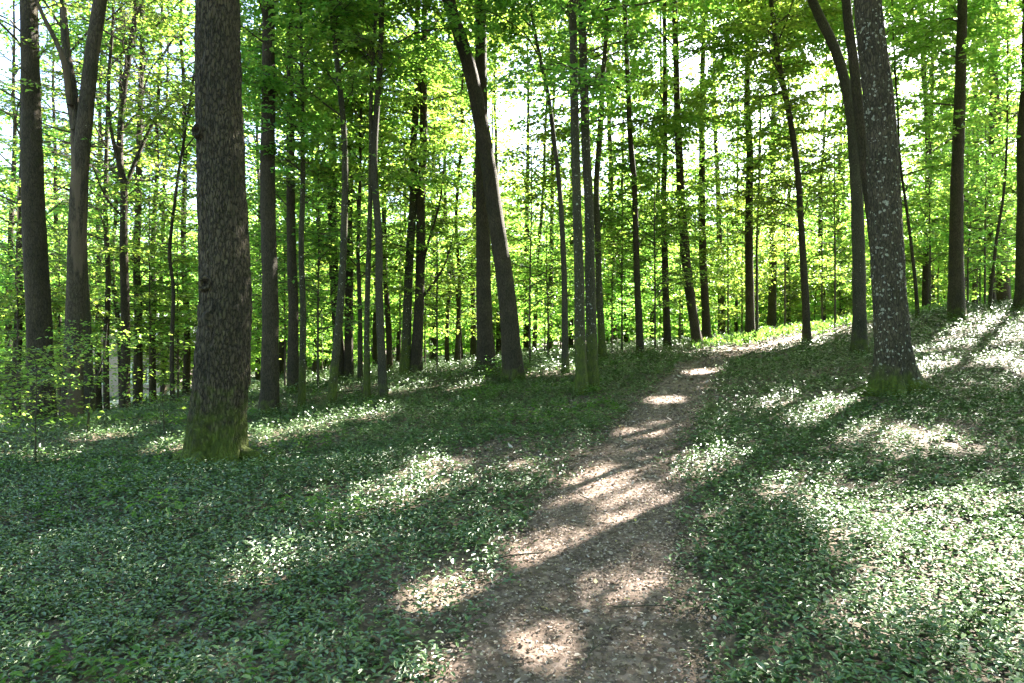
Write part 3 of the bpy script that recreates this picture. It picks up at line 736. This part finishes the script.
# ---- low saplings and shrubs
def sapling(name, label, x, y, h, nbr, L, leaf, sp, seed, stem=.012, h0=.25, cat='sapling', lean=(0, 0), group=None, mat=None, sp_wood='twig'):
    rng = np.random.default_rng(seed); z = gz(x, y); base = np.array([x, y, z])
    root = thing(name, label, cat, base, group)
    pts = np.array([[0, 0, -.05], [lean[0] * .2 * h, lean[1] * .2 * h, h * .35], [lean[0] * .6 * h + rng.normal(0, .03), lean[1] * .6 * h, h * .7], [lean[0] * h, lean[1] * h, h]])
    SP = _spline(pts, 6); R = stem * (1 - .8 * np.linspace(0, 1, len(SP)))
    V, Q = tube(SP, R, 6); b = Bag(); b.add(V, Q); obj('stem', b.mesh('stem', [BK[sp_wood]], True), root)
    bag = Bag()
    A = crown_leaves(rng, SP, R, SP[:, 2], h * h0, h, nbr, L, leaf, sp, bag, base, upright=.1, twig_every=.12, seg=5)
    add_leaves(bag, base, *A, rng=rng, mask=h > 5, wr=.6, lo=99)
    obj('foliage', bag.mesh('foliage', [mat or M_LEAF, BK['twig']]), root)
    return root
sapling('sapling', 'thin upright sapling with tiers of leaves, before the dark left edge trunk', -6.0, 8.6, 1.4, 22, 1.0, .07, .06, 1, .011)
sapling('sapling', 'low spreading sapling with flat sprays at the very left edge', -7.2, 9.2, 1.3, 24, 1.3, .07, .06, 2, .012)
sapling('sapling', 'crooked brown-stemmed sapling in front of the forked pale trunk', -6.6, 10.6, 1.8, 20, 1.1, .07, .06, 3, .02, .4, lean=(.18, 0), sp_wood='grey')
sapling('sapling', 'sapling with wide pale tiers cut by the left edge, beyond the low spreading one', -8.6, 11.2, 1.7, 26, 1.4, .07, .06, 11, .014)
sapling('sapling', 'small leafy sapling left of the thickest trunk, in the shade', -5.2, 10.2, 1.0, 16, .8, .065, .06, 4, .008)
sapling('shrub', 'little ivy bush at the foot of the straight centre trunk', at(492, 15.6), 15.6, .45, 16, .35, .06, .05, 5, .008, .1, 'shrub')
sapling('shrub', 'low ivy tuft at the foot of the leaning centre trunk', at(522, 15.1), 15.1, .25, 10, .3, .055, .05, 6, .008, .1, 'shrub')
sapling('seedling', 'bright yellow-green seedling standing alone in the dark cover below the thickest trunk', at(160, 5.6), 5.6, .26, 6, .22, .07, .06, 7, .005, .5, 'seedling', mat=M_HERB)
sapling('seedling', 'pale herb sprig beside the lit litter at the left verge of the path', at(262, 8.4), 8.4, .22, 6, .2, .06, .06, 8, .004, .4, 'seedling', mat=M_HERB)
for i, (px, D, h, lab) in enumerate([
    (250, 24, 3.2, 'pale-leaved young bush far behind, right of the thickest left trunk'), (322, 26, 3.4, 'silvery-leaved bush in the background behind the bowed stem'),
    (150, 27, 2.6, 'background bush at the right end of the pale house wall'), (430, 29, 3.0, 'background bush between the branching trunk and the large centre trunks'),
    (545, 27, 3.0, 'background bush right of the large leaning trunk'), (600, 26, 2.6, 'background bush behind the near mossy twins'),
    (660, 29, 3.0, 'background bush left of the path end'), (725, 29, 2.8, 'background bush where the path goes out of sight'), (840, 32, 2.8, 'background bush behind the bending grey trunk'),
    (885, 28, 2.4, 'background bush beyond the crest behind the lichen-spotted trunk'), (938, 30, 3.2, 'background bush beyond the crest left of the lone slope trunk'),
    (980, 27, 3.6, 'bright bush beyond the crest right of the lone slope trunk'), (178, 25, 2.8, 'background bush right of the house, below the wispy stem'), (30, 25, 2.4, 'bush beside the gravel road at the far left'), (200, 30, 3., 'background bush hidden partly by the thickest left trunk'),
    (480, 33, 3.0, 'background bush behind the straight centre trunk'), (790, 31, 2.6, 'background bush behind the leaning slim tree')]):
    sapling('bush', lab, at(px, D), D, h * 1.3, 62, 2.0, .13, .085, 40 + i, .03, .12, 'bush', group='young bushes in the background')

for i, (px, D, h, lab) in enumerate([
    (18, 17, 6.5, 'young leafy tree by the dark edge trunk, leaves down to head height'), (150, 20, 7, 'young leafy tree left of the wispy bending stem'),
    (235, 19, 6.5, 'young leafy tree partly behind the thickest left trunk'), (318, 18, 6, 'young leafy tree between the pole-like trunk and the bowed stem'),
    (400, 23, 7.5, 'young leafy tree behind the slim pair of stems'), (437, 20, 6.5, 'young leafy tree close left of the large straight centre trunk'),
    (530, 19, 7, 'young leafy tree close right of the large leaning trunk'), (622, 22, 7, 'young leafy tree between the mossy twins and the path bend'),
    (655, 20, 6, 'young leafy tree behind the slim straight trunk at the path bend'), (728, 26, 8, 'young leafy tree right of the path end'),
    (785, 24, 7, 'young leafy tree behind the leaning slim tree'), (835, 21, 6.5, 'young leafy tree left of the bending grey trunk'),
    (930, 23, 7, 'bright young tree between the lichen-spotted trunk and the lone slope trunk'), (985, 22, 6.5, 'bright young tree right of the lone slope trunk'), (1018, 24, 7.5, 'bright young tree at the right edge of the crest'),
    (90, 22, 7, 'young leafy tree behind the forked pale trunk'), (575, 25, 8, 'young leafy tree behind the mossy twins'), (275, 24, 8, 'young leafy tree behind the bare straight trunk'),
    (60, 19, 5.5, 'young tree between the dark edge trunk and the forked pale trunk'), (178, 21, 6, 'young tree in the gap left of the thickest trunk, behind the wispy stem'),
    (285, 20, 4.5, 'low young tree at the foot of the dark ivied trunk'), (352, 23, 5.5, 'low young tree between the bowed stem and the pair of slim stems'), (425, 24, 5, 'low young tree right of the leaf-speckled slender trunk'),
    (460, 22, 4.5, 'low young tree around the wavy thin stem'), (548, 22, 5, 'low young tree left of the slim stem curving away'), (612, 24, 5.5, 'low young tree right of the slender trunk behind the twins'),
    (680, 25, 5, 'low young tree left of the bowing dark trunk at the path end'), (742, 28, 6, 'low young tree left of the straight trunk at the sunlit strip'), (822, 26, 6, 'low young tree beyond the sunlit strip'),
    (900, 25, 6.5, 'low bright young tree beyond the crest, close right of the lichen-spotted trunk'), (968, 24, 5, 'low bright young tree at the foot of the lone slope trunk, beyond the crest'),
    (490, 26, 8, 'young leafy tree seen between the two large centre trunks'), (695, 30, 8, 'young leafy tree behind the dark bowing trunk')]):
    sapling('young_tree', lab, at(px, D), D, h, 50, 2.0, .065 + .0027 * D, .055 + .0012 * D, 400 + i, .035, .22, 'young tree', group='young trees of the understorey')

# ---- the far wood that reads as one mass
def distant_wood():
    rng = np.random.default_rng(99)
    bag = Bag()
    n = 0
    while n < 560:
        D = math.sqrt(rng.uniform(35 ** 2, 95 ** 2)) if n < 190 else math.sqrt(rng.uniform(34 ** 2, 80 ** 2))
        low = n >= 190
        q = rng.uniform(-1, 1); x = D * .95 * np.sign(q) * abs(q) ** .8; y = D
        if -33 < x < -15.5 and D < 46 and not (low and D < 36.5): continue
        z = gz(x, y); base = np.array([x, y, z]); H = rng.uniform(15, 23) if not low else rng.uniform(2.5, 9)
        l = rng.normal(0, .04, 2)
        SP = np.array([[0, 0, -.3], [l[0] * 4, l[1] * 4, H * .2], [l[0] * 9 + rng.normal(0, .2), l[1] * 9, H * .5], [l[0] * 14, l[1] * 14, H]])
        SP = _spline(SP, 5); R = (rng.uniform(.05, .15) if not low else .04) * (1 - .85 * np.clip(SP[:, 2], 0, None) / H)
        V, Q = tube(SP + base, R, 6); bag.add(V, Q, 1)
        sub = Bag()
        big = D > 56
        if low: A = crown_leaves(rng, SP, R, SP[:, 2], .2, H, 44, 2.8, .2 if not big else .32, .11 if not big else .16, sub, base, twig_every=.15, wood=False)
        else: A = crown_leaves(rng, SP, R, SP[:, 2], .8, H, 52, 3.8, .25 if not big else .40, .12 if not big else .19, sub, base, twig_every=.15 if not big else .22, wood=False)
        P, Dd, Nn, S = A
        sel = rng.random(len(P)) < np.where(fbm(P[:, 0] + base[0], P[:, 2] * 1.3 + base[1], 3., 3) > .46, 1, .7) * np.where(P[:, 2] > .5 * H, .32 if not low else 1, 1)
        V, Q = leaves_kite(P[sel] + base, Dd[sel], Nn[sel], S[sel], S[sel] * .72); bag.add(V, Q, 0)
        STATS['leaves'] += int(sel.sum()); n += 1
    for i in range(150):      # its far side
        D = rng.uniform(84, 118); x = D * rng.uniform(-1.0, 1.0); z = gz(x, D); base = np.array([x, D, z]); H = rng.uniform(14, 30)
        SP = np.array([[0, 0, 0], [0, 0, H * .5], [0, 0, H]]); R = np.array([.1, .08, .02])
        V, Q = tube(SP + base, R, 5); bag.add(V, Q, 1)
        P, Dd, Nn, S = crown_leaves(rng, SP, R, SP[:, 2], .2, H, 60, 4.6, .5, .32, Bag(), base, twig_every=.3, wood=False)
        V, Q = leaves_kite(P + base, Dd, Nn, S, S * .65); bag.add(V, Q, 0); STATS['leaves'] += len(P)
    # the wood goes on to both sides and behind the camera
    n = 0
    while n < 110:
        r = math.sqrt(rng.uniform(9 ** 2, 46 ** 2)); az = rng.uniform(-PI, PI)
        if abs(az) < .82 and r < 46: continue
        x, y = r * math.sin(az), r * math.cos(az)
        if -21 < x < -15 and y > 5 or y > 26 and abs(x) < .8 * y: continue
        z = gz(x, y); base = np.array([x, y, z]); H = rng.uniform(15, 22)
        l = rng.normal(0, .04, 2)
        SP = _spline(np.array([[0, 0, -.3], [l[0] * 4, l[1] * 4, H * .2], [l[0] * 9, l[1] * 9, H * .5], [l[0] * 14, l[1] * 14, H]]), 5)
        R = rng.uniform(.1, .22) * (1 - .85 * np.clip(SP[:, 2], 0, None) / H)
        V, Q = tube(SP + base, R, 8); bag.add(V, Q, 1)
        h0 = 3.2 if r < 16 else 1.5
        P, Dd, Nn, S = crown_leaves(rng, SP, R, SP[:, 2], h0, H, 52, 4.4, .2, .13, Bag(), base, twig_every=.16, wood=False)
        W = P + base
        sel = (rng.random(len(P)) < sun_mask(W)[0]) & ~((W[:, 1] > -1) & (np.abs(W[:, 0]) < .85 * W[:, 1] + 2.5) & (W[:, 1] < 16))
        V, Q = leaves_kite(P[sel] + base, Dd[sel], Nn[sel], S[sel], S[sel] * .65); bag.add(V, Q, 0)
        STATS['leaves'] += int(sel.sum()); n += 1
    o = obj('distant_wood', bag.mesh('distant_wood', [M_LEAF, BK['dark']]))
    kind(o, 'stuff', 'far green wood closing the view behind all the single trunks', 'woodland')
distant_wood()

# ------------------------------------------------------------------ ground sheet, path, road
def axis(lo, hi, fine0, fine1, s0, grow):
    a = list(np.arange(fine0, fine1 + 1e-6, s0)); s = s0
    while a[-1] < hi: s *= grow; a.append(a[-1] + s)
    s = s0
    while a[0] > lo: s *= grow; a.insert(0, a[0] - s)
    return np.array(a)
gx = axis(-600, 600, -9, 11, .12, 1.09); gy = axis(-300, 900, 1.5, 15, .12, 1.07)
GX, GY = np.meshgrid(gx, gy); Z = ground(GX.ravel(), GY.ravel())
V = np.c_[GX.ravel(), GY.ravel(), Z]
nx, ny = len(gx), len(gy)
ii = (np.arange(ny - 1)[:, None] * nx + np.arange(nx - 1)[None]).ravel()
kind(obj('ground', mesh_np('ground', V, [np.stack([ii, ii + 1, ii + nx + 1, ii + nx], -1)], [M_GROUND], smooth=True)), 'structure')

PS = _spline(PATH, 60)
Tn = np.gradient(PS[:, :2], axis=0); Tn /= np.linalg.norm(Tn, axis=1)[:, None]
NR = np.c_[Tn[:, 1], -Tn[:, 0]]
u = np.linspace(-1, 1, 17)
wob = 1.25 + .5 * (np.stack([fbm(PS[:, 0] * 1.5, PS[:, 1] * 1.5, .8, 41), fbm(PS[:, 0] * 1.5, PS[:, 1] * 1.5, .8, 47)], -1) - .5)
W = PS[:, 2][:, None] * np.where(u[None] < 0, wob[:, :1], wob[:, 1:]) * u[None]
X = PS[:, :1] + NR[:, :1] * W; Y = PS[:, 1:2] + NR[:, 1:] * W
Zp = ground(X.ravel(), Y.ravel()).reshape(X.shape) + .03 - .07 * np.abs(u[None]) ** 3
ns = len(PS); ii = (np.arange(ns - 1)[:, None] * 17 + np.arange(16)[None]).ravel()
kind(obj('path', mesh_np('path', np.c_[X.ravel(), Y.ravel(), Zp.ravel()], [np.stack([ii, ii + 1, ii + 18, ii + 17], -1)], [M_PATH], smooth=True)), 'structure')

ys = np.linspace(8, 90, 120); rx = -18.3 - .02 * (ys - 24) - 1.2 * np.sin((ys - 20) / 22)
us = np.linspace(-1.6, 1.6, 9)
X = rx[:, None] + us[None]; Y = np.repeat(ys[:, None], 9, 1)
Zr = ground(X.ravel(), Y.ravel(), False).reshape(X.shape) + .05 - .04 * (np.abs(us[None]) / 1.6) ** 4
ii = (np.arange(119)[:, None] * 9 + np.arange(8)[None]).ravel()
kind(obj('road', mesh_np('road', np.c_[X.ravel(), Y.ravel(), Zr.ravel()], [np.stack([ii, ii + 1, ii + 10, ii + 9], -1)], [M_ROAD], smooth=True)), 'structure')

# ------------------------------------------------------------------ ground cover
TRUNKS = np.array([(o.location.x, o.location.y) for o in bpy.data.objects if o.name.split('.')[0] in ('tree', 'slender_tree')])
def scatter(rng, n_m2, y0, y1, margin=1.3):
    A = (.78 * (y1 ** 2 - y0 ** 2)) + 2 * margin * (y1 - y0)
    n = int(A * n_m2)
    y = np.sqrt(rng.uniform(0, 1, n) * (y1 ** 2 - y0 ** 2) + y0 ** 2)
    x = rng.uniform(-1, 1, n) * (.78 * y + margin)
    return x, y
def cover_density(x, y):
    pd = path_dist(x, y) + (fbm(x, y, .7, 61) - .5) * .9
    d = np.clip((pd - .78) / .5, 0, 1)
    n = fbm(x, y, 1.5, 63)
    d *= np.clip((n - .18) / .16, .45, 1)
    # worn leaf-strewn patch left of the path
    w = np.exp(-(((x + .15) / 1.0) ** 2 + ((y - 7.4) / 1.1) ** 2)) * .8 + np.exp(-(((x + .55) / .55) ** 2 + ((y - 4.2) / .8) ** 2)) * .75
    d *= np.clip(1 - w - .3 * (fbm(x, y, .5, 66) - .5), .05, 1)
    # litter showing in the cover right of the path
    d *= np.where(x > 1.2, .72 + .28 * np.clip((fbm(x, y, .8, 68) - .35) / .2, 0, 1), 1)
    d *= np.where(np.hypot((x - 10.2) / 5.2, (y - 22.6 - .25 * (x - 10.2)) / 2.6) < 1, .35, 1)
    d = np.where((x < -16.3) & (x > -20.3) & (y > 8), 0, d)
    return d
def build_cover():
    rng = np.random.default_rng(5); bag = Bag(); tot = 0
    for y0, y1, dens, npl, ln in ((2.2, 5.5, 430, 8, .036), (5.5, 9, 290, 8, .041), (9, 15, 130, 8, .052), (15, 24, 50, 8, .075), (24, 48, 15, 9, .13)):
        x, y = scatter(rng, dens, y0, y1)
        k = rng.random(len(x)) < cover_density(x, y); x, y = x[k], y[k]
        z = ground(x, y)
        n = len(x); h = rng.uniform(.04, .15, n) * (.35 + 1.5 * np.clip((fbm(x, y, .9, 71) - .2) / .6, 0, 1)) * np.clip(ln / .045, 1, 1.6)
        rep = np.repeat(np.arange(n), npl)
        f = np.tile((np.arange(npl) + .5) / npl, n)
        lean = rng.normal(0, .35, (n, 2))
        a = np.tile(np.arange(npl) * 2.4, n) + np.repeat(rng.uniform(0, 6.28, n), npl) + rng.normal(0, .3, n * npl)
        P = np.stack([x[rep] + lean[rep, 0] * h[rep] * f, y[rep] + lean[rep, 1] * h[rep] * f, z[rep] + h[rep] * f * .95 + .004], -1)
        P[:, :2] += rng.normal(0, .022 * ln / .04, (len(rep), 2))
        el = rng.normal(.08, .24, len(rep)) + .3 * (f > .85)
        D = np.stack([np.cos(a) * np.cos(el), np.sin(a) * np.cos(el), np.sin(el)], -1)
        nn = rng.normal(0, .17, (len(rep), 3)); nn[:, 2] += 1
        S = ln * rng.uniform(.65, 1.35, len(rep))
        if y0 < 9: V, Q = leaves_hex(P, D, nn, S, S * rng.uniform(.38, .55, len(S)), .16, .1)
        else: V, Q = leaves_kite(P, D, nn, S, S * .52, .15)
        bag.add(V, Q, 0); tot += len(S)
    print('cover leaves', tot)
    kind(obj('ground_cover', bag.mesh('ground_cover', [M_COVER])), 'stuff', 'glossy dark green evergreen leaves carpeting the forest floor', 'ground cover')
build_cover()

def build_herbs():
    rng = np.random.default_rng(8); bag = Bag()
    x, y = scatter(rng, 22, 2.4, 16)
    k = (cover_density(x, y) > .3) & (fbm(x, y, 1.4, 81) > .57) & (x < 1.2 + .1 * y); x, y = x[k], y[k]
    n = len(x); z = ground(x, y); npl = 9
    rep = np.repeat(np.arange(n), npl); f = np.tile((np.arange(npl) + .5) / npl, n)
    a = np.tile(np.arange(npl) * 2.4, n) + np.repeat(rng.uniform(0, 6.28, n), npl)
    h = rng.uniform(.10, .22, n)
    P = np.stack([x[rep], y[rep], z[rep] + h[rep] * (.45 + .55 * f)], -1)
    P[:, :2] += rng.normal(0, .02, (len(rep), 2))
    el = rng.normal(.1, .25, len(rep))
    D = np.stack([np.cos(a) * np.cos(el), np.sin(a) * np.cos(el), np.sin(el)], -1)
    nn = rng.normal(0, .2, (len(rep), 3)); nn[:, 2] += 1
    S = rng.uniform(.035, .065, len(rep))
    V, Q = leaves_hex(P, D, nn, S, S * .55, .12, .12); bag.add(V, Q, 0)
    # sunlit grassy strip on the crest where the path goes out of sight
    n = 1500; a = rng.uniform(0, 2 * PI, n); r = np.sqrt(rng.random(n))
    x = 10.2 + 5.0 * r * np.cos(a); y = 22.6 + 2.4 * r * np.sin(a) + .25 * (x - 10.2)
    k = (path_dist(x, y) > .9) & (rng.random(n) < 1.2 - r); x, y = x[k], y[k]; z = ground(x, y); n = len(x)
    rep = np.repeat(np.arange(n), 6); a = rng.uniform(0, 2 * PI, len(rep)); el = rng.uniform(.2, 1.2, len(rep))
    P = np.stack([x[rep], y[rep], z[rep] + .16], -1) + rng.normal(0, .06, (len(rep), 3))
    D = np.stack([np.cos(a) * np.cos(el), np.sin(a) * np.cos(el), np.sin(el)], -1)
    nn = rng.normal(0, .5, (len(rep), 3)); nn[:, 2] += .6
    S = rng.uniform(.09, .2, len(rep)); V, Q = leaves_kite(P, D, nn, S, S * .34); bag.add(V, Q, 0)
    kind(obj('herbs', bag.mesh('herbs', [M_HERB])), 'stuff', 'soft light green herb leaves scattered through the dark cover', 'herbs')
build_herbs()

def build_litter():
    rng = np.random.default_rng(6); bag = Bag(); tot = 0
    for y0, y1, dens, ln in ((2.2, 6, 3400, .0185), (6, 11, 1100, .030), (11, 20, 160, .06), (20, 40, 14, .12)):
        x, y = scatter(rng, dens, y0, y1)
        c = cover_density(x, y); pd = path_dist(x, y)
        k = rng.random(len(x)) < np.where(pd < 1.1, 1.0, np.where(c < .45, .75, .06)); x, y = x[k], y[k]; pd = pd[k]
        z = ground(x, y) + np.where(pd < 1.0, .032, np.where(pd < 1.3, .02, .004)) + rng.uniform(0, .012, len(x))
        a = rng.uniform(0, 6.28, len(x)); el = rng.normal(0, .22, len(x))
        D = np.stack([np.cos(a) * np.cos(el), np.sin(a) * np.cos(el), np.sin(el)], -1)
        nn = rng.normal(0, .30, (len(x), 3)); nn[:, 2] += 1
        S = ln * np.where(rng.random(len(x)) < .035, rng.uniform(1.3, 2.6, len(x)), rng.uniform(.3, 1.3, len(x)))
        V, Q = leaves_hex(np.stack([x, y, z], -1), D, nn, S, S * rng.uniform(.35, .7, len(S)), .12, rng.normal(0, .22, len(x))); bag.add(V, Q, 0); tot += len(x)
    print('litter', tot)
    kind(obj('leaf_litter', bag.mesh('leaf_litter', [M_LITTER])), 'stuff', 'dry brown fallen leaves strewn on the path and between the green cover', 'leaf litter')
build_litter()

# fallen twigs on and beside the path
for i, (px, py, L, a, r, lab) in enumerate([(520,560,.42,.4,.006,'dark bent twig lying across the lit band of the path'), (640,610,.3,-.3,.005,'short twig on the shaded near path'),
        (600,450,.35,.9,.005,'thin twig on the path by the mossy twins'), (470,500,.5,-.5,.006,'long thin twig on the worn patch left of the path'), (590,655,.26,1.3,.005,'stubby twig near the bottom of the path'),
        (705,610,.3,.8,.005,'twig at the right verge of the near path'), (430,560,.34,1.0,.005,'twig among dry leaves at the left verge of the path'), (585,500,.28,2.0,.005,'small twig at the foot of the brightest path patch'),
        (345,395,1.1,.15,.012,'fallen branch lying in the grass behind the slim stems')]):
    x, y = px_ground(px, py); z = gz(x, y); rng = np.random.default_rng(60 + i)
    t = np.linspace(-.5, .5, 8)
    P = np.stack([t * L * math.cos(a) , t * L * math.sin(a), np.zeros(8)], -1) + rng.normal(0, .012 * L / .4, (8, 3)); 
    gzv = ground(P[:, 0] + x, P[:, 1] + y) - z; P[:, 2] = gzv + .045 + r
    V, Q = tube(P, r * (1 - .5 * np.abs(t)), 6); b = Bag(); b.add(V, Q)
    sidep = P[5] + np.array([[0, 0, 0], [.05, .04, .01], [.09, .09, .015]]) * L / .4
    V, Q = tube(sidep, np.array([r * .6, r * .5, r * .3]), 5); b.add(V, Q)
    thing('twig', lab, 'twig', (x, y, z), 'fallen twigs on the forest floor', b.mesh('twig', [BK['twig']], True))

# ------------------------------------------------------------------ the house beyond the road
def box(bag, x0, x1, y0, y1, z0, z1, m=0):
    V = np.array([[x, y, z] for z in (z0, z1) for y in (y0, y1) for x in (x0, x1)], float)
    bag.add(V, np.array([[0, 2, 3, 1], [4, 5, 7, 6], [0, 1, 5, 4], [2, 6, 7, 3], [0, 4, 6, 2], [1, 3, 7, 5]]), m)
M_WALL = plain('pink_render', (.36,.28,.26)); M_ROOF = plain('grey_roof_tile', (.22,.23,.25)); M_FRAME = plain('white_frame', (.75,.75,.73)); M_GLASS = plain('dark_window_glass', (.03,.035,.04), .08)
hx, hy = -24.5, 38.0; hz = gz(hx + 2, hy) - .3
house = thing('house', 'pale pink rendered house glimpsed between the trunks at the far left', 'house', (hx, hy, hz))
b = Bag(); box(b, 0, 5.2, 0, 7, 0, 3.4); 
b.add(np.array([[0, 0, 3.4], [5.2, 0, 3.4], [2.6, 0, 5.0], [0, 7, 3.4], [5.2, 7, 3.4], [2.6, 7, 5.0]], float), np.array([[0, 1, 2], [3, 5, 4]]))
obj('wall', b.mesh('wall', [M_WALL]), house)
b = Bag()
for sx in (0, 1):
    e = (-.35, 3.22) if sx == 0 else (5.55, 3.22)
    V = np.array([[e[0], -.4, e[1]], [2.6, -.4, 5.06], [2.6, 7.4, 5.06], [e[0], 7.4, e[1]]]); V = np.vstack([V, V + [0, 0, .14]])
    b.add(V, np.array([[0, 1, 2, 3], [4, 7, 6, 5], [0, 4, 5, 1], [1, 5, 6, 2], [2, 6, 7, 3], [3, 7, 4, 0]]))
obj('roof', b.mesh('roof', [M_ROOF]), house)
for wx in (.9, 3.3):
    b = Bag(); box(b, wx, wx + .08, -.05, .02, 1.1, 2.3); box(b, wx + .92, wx + 1., -.05, .02, 1.1, 2.3); box(b, wx + .08, wx + .92, -.05, .02, 1.1, 1.18); box(b, wx + .08, wx + .92, -.05, .02, 2.22, 2.3); box(b, wx + .47, wx + .53, -.05, .02, 1.18, 2.22)
    w = obj('window', b.mesh('window', [M_FRAME]), house)
    b = Bag(); box(b, wx + .08, wx + .47, -.02, .01, 1.18, 2.22); box(b, wx + .53, wx + .92, -.02, .01, 1.18, 2.22)
    obj('pane', b.mesh('pane', [M_GLASS]), w)

# ------------------------------------------------------------------ light, sky, camera
w = bpy.data.worlds.new('World'); sc.world = w; w.use_nodes = True
n = w.node_tree; bg = n.nodes['Background']
sky = n.nodes.new('ShaderNodeTexSky'); sky.sky_type = 'NISHITA'; sky.sun_disc = False
sky.sun_elevation = SUN_EL; sky.sun_rotation = SUN_AZ; sky.air_density = 1.0; sky.dust_density = 2.0
n.links.new(sky.outputs[0], bg.inputs[0]); bg.inputs[1].default_value = .06
sl = bpy.data.lights.new('sun', 'SUN'); sl.energy = 5.0; sl.angle = math.radians(.5); sl.color = (1, .95, .86)
so = bpy.data.objects.new('sun', sl); COL.objects.link(so)
import mathutils
so.rotation_euler = mathutils.Vector(SUN).to_track_quat('Z', 'Y').to_euler(); so.location = (20, 25, 40)

cam = bpy.data.cameras.new('camera'); co = bpy.data.objects.new('camera', cam); COL.objects.link(co)
cam.sensor_width = 36; cam.lens = 36 * F / 1024; cam.clip_end = 3000; cam.clip_start = .05
co.location = (0, 0, EYE); co.rotation_euler = (PI / 2, 0, 0)
sc.camera = co
sc.render.engine = 'CYCLES'
sc.view_settings.view_transform = 'Standard'; sc.view_settings.look = 'None'
sc.view_settings.exposure = 3.95; sc.view_settings.gamma = 1
c = sc.cycles
c.max_bounces = 7; c.diffuse_bounces = 4; c.glossy_bounces = 2; c.transmission_bounces = 5; c.transparent_max_bounces = 4
c.sample_clamp_indirect = 4.0; c.use_denoising = True; c.caustics_reflective = False; c.caustics_refractive = False
print('LEAVES', STATS['leaves'], 'cover near', COVERGRID[12:60, 20:64].mean(), (COVERGRID[12:60, 20:64] < .5).mean())
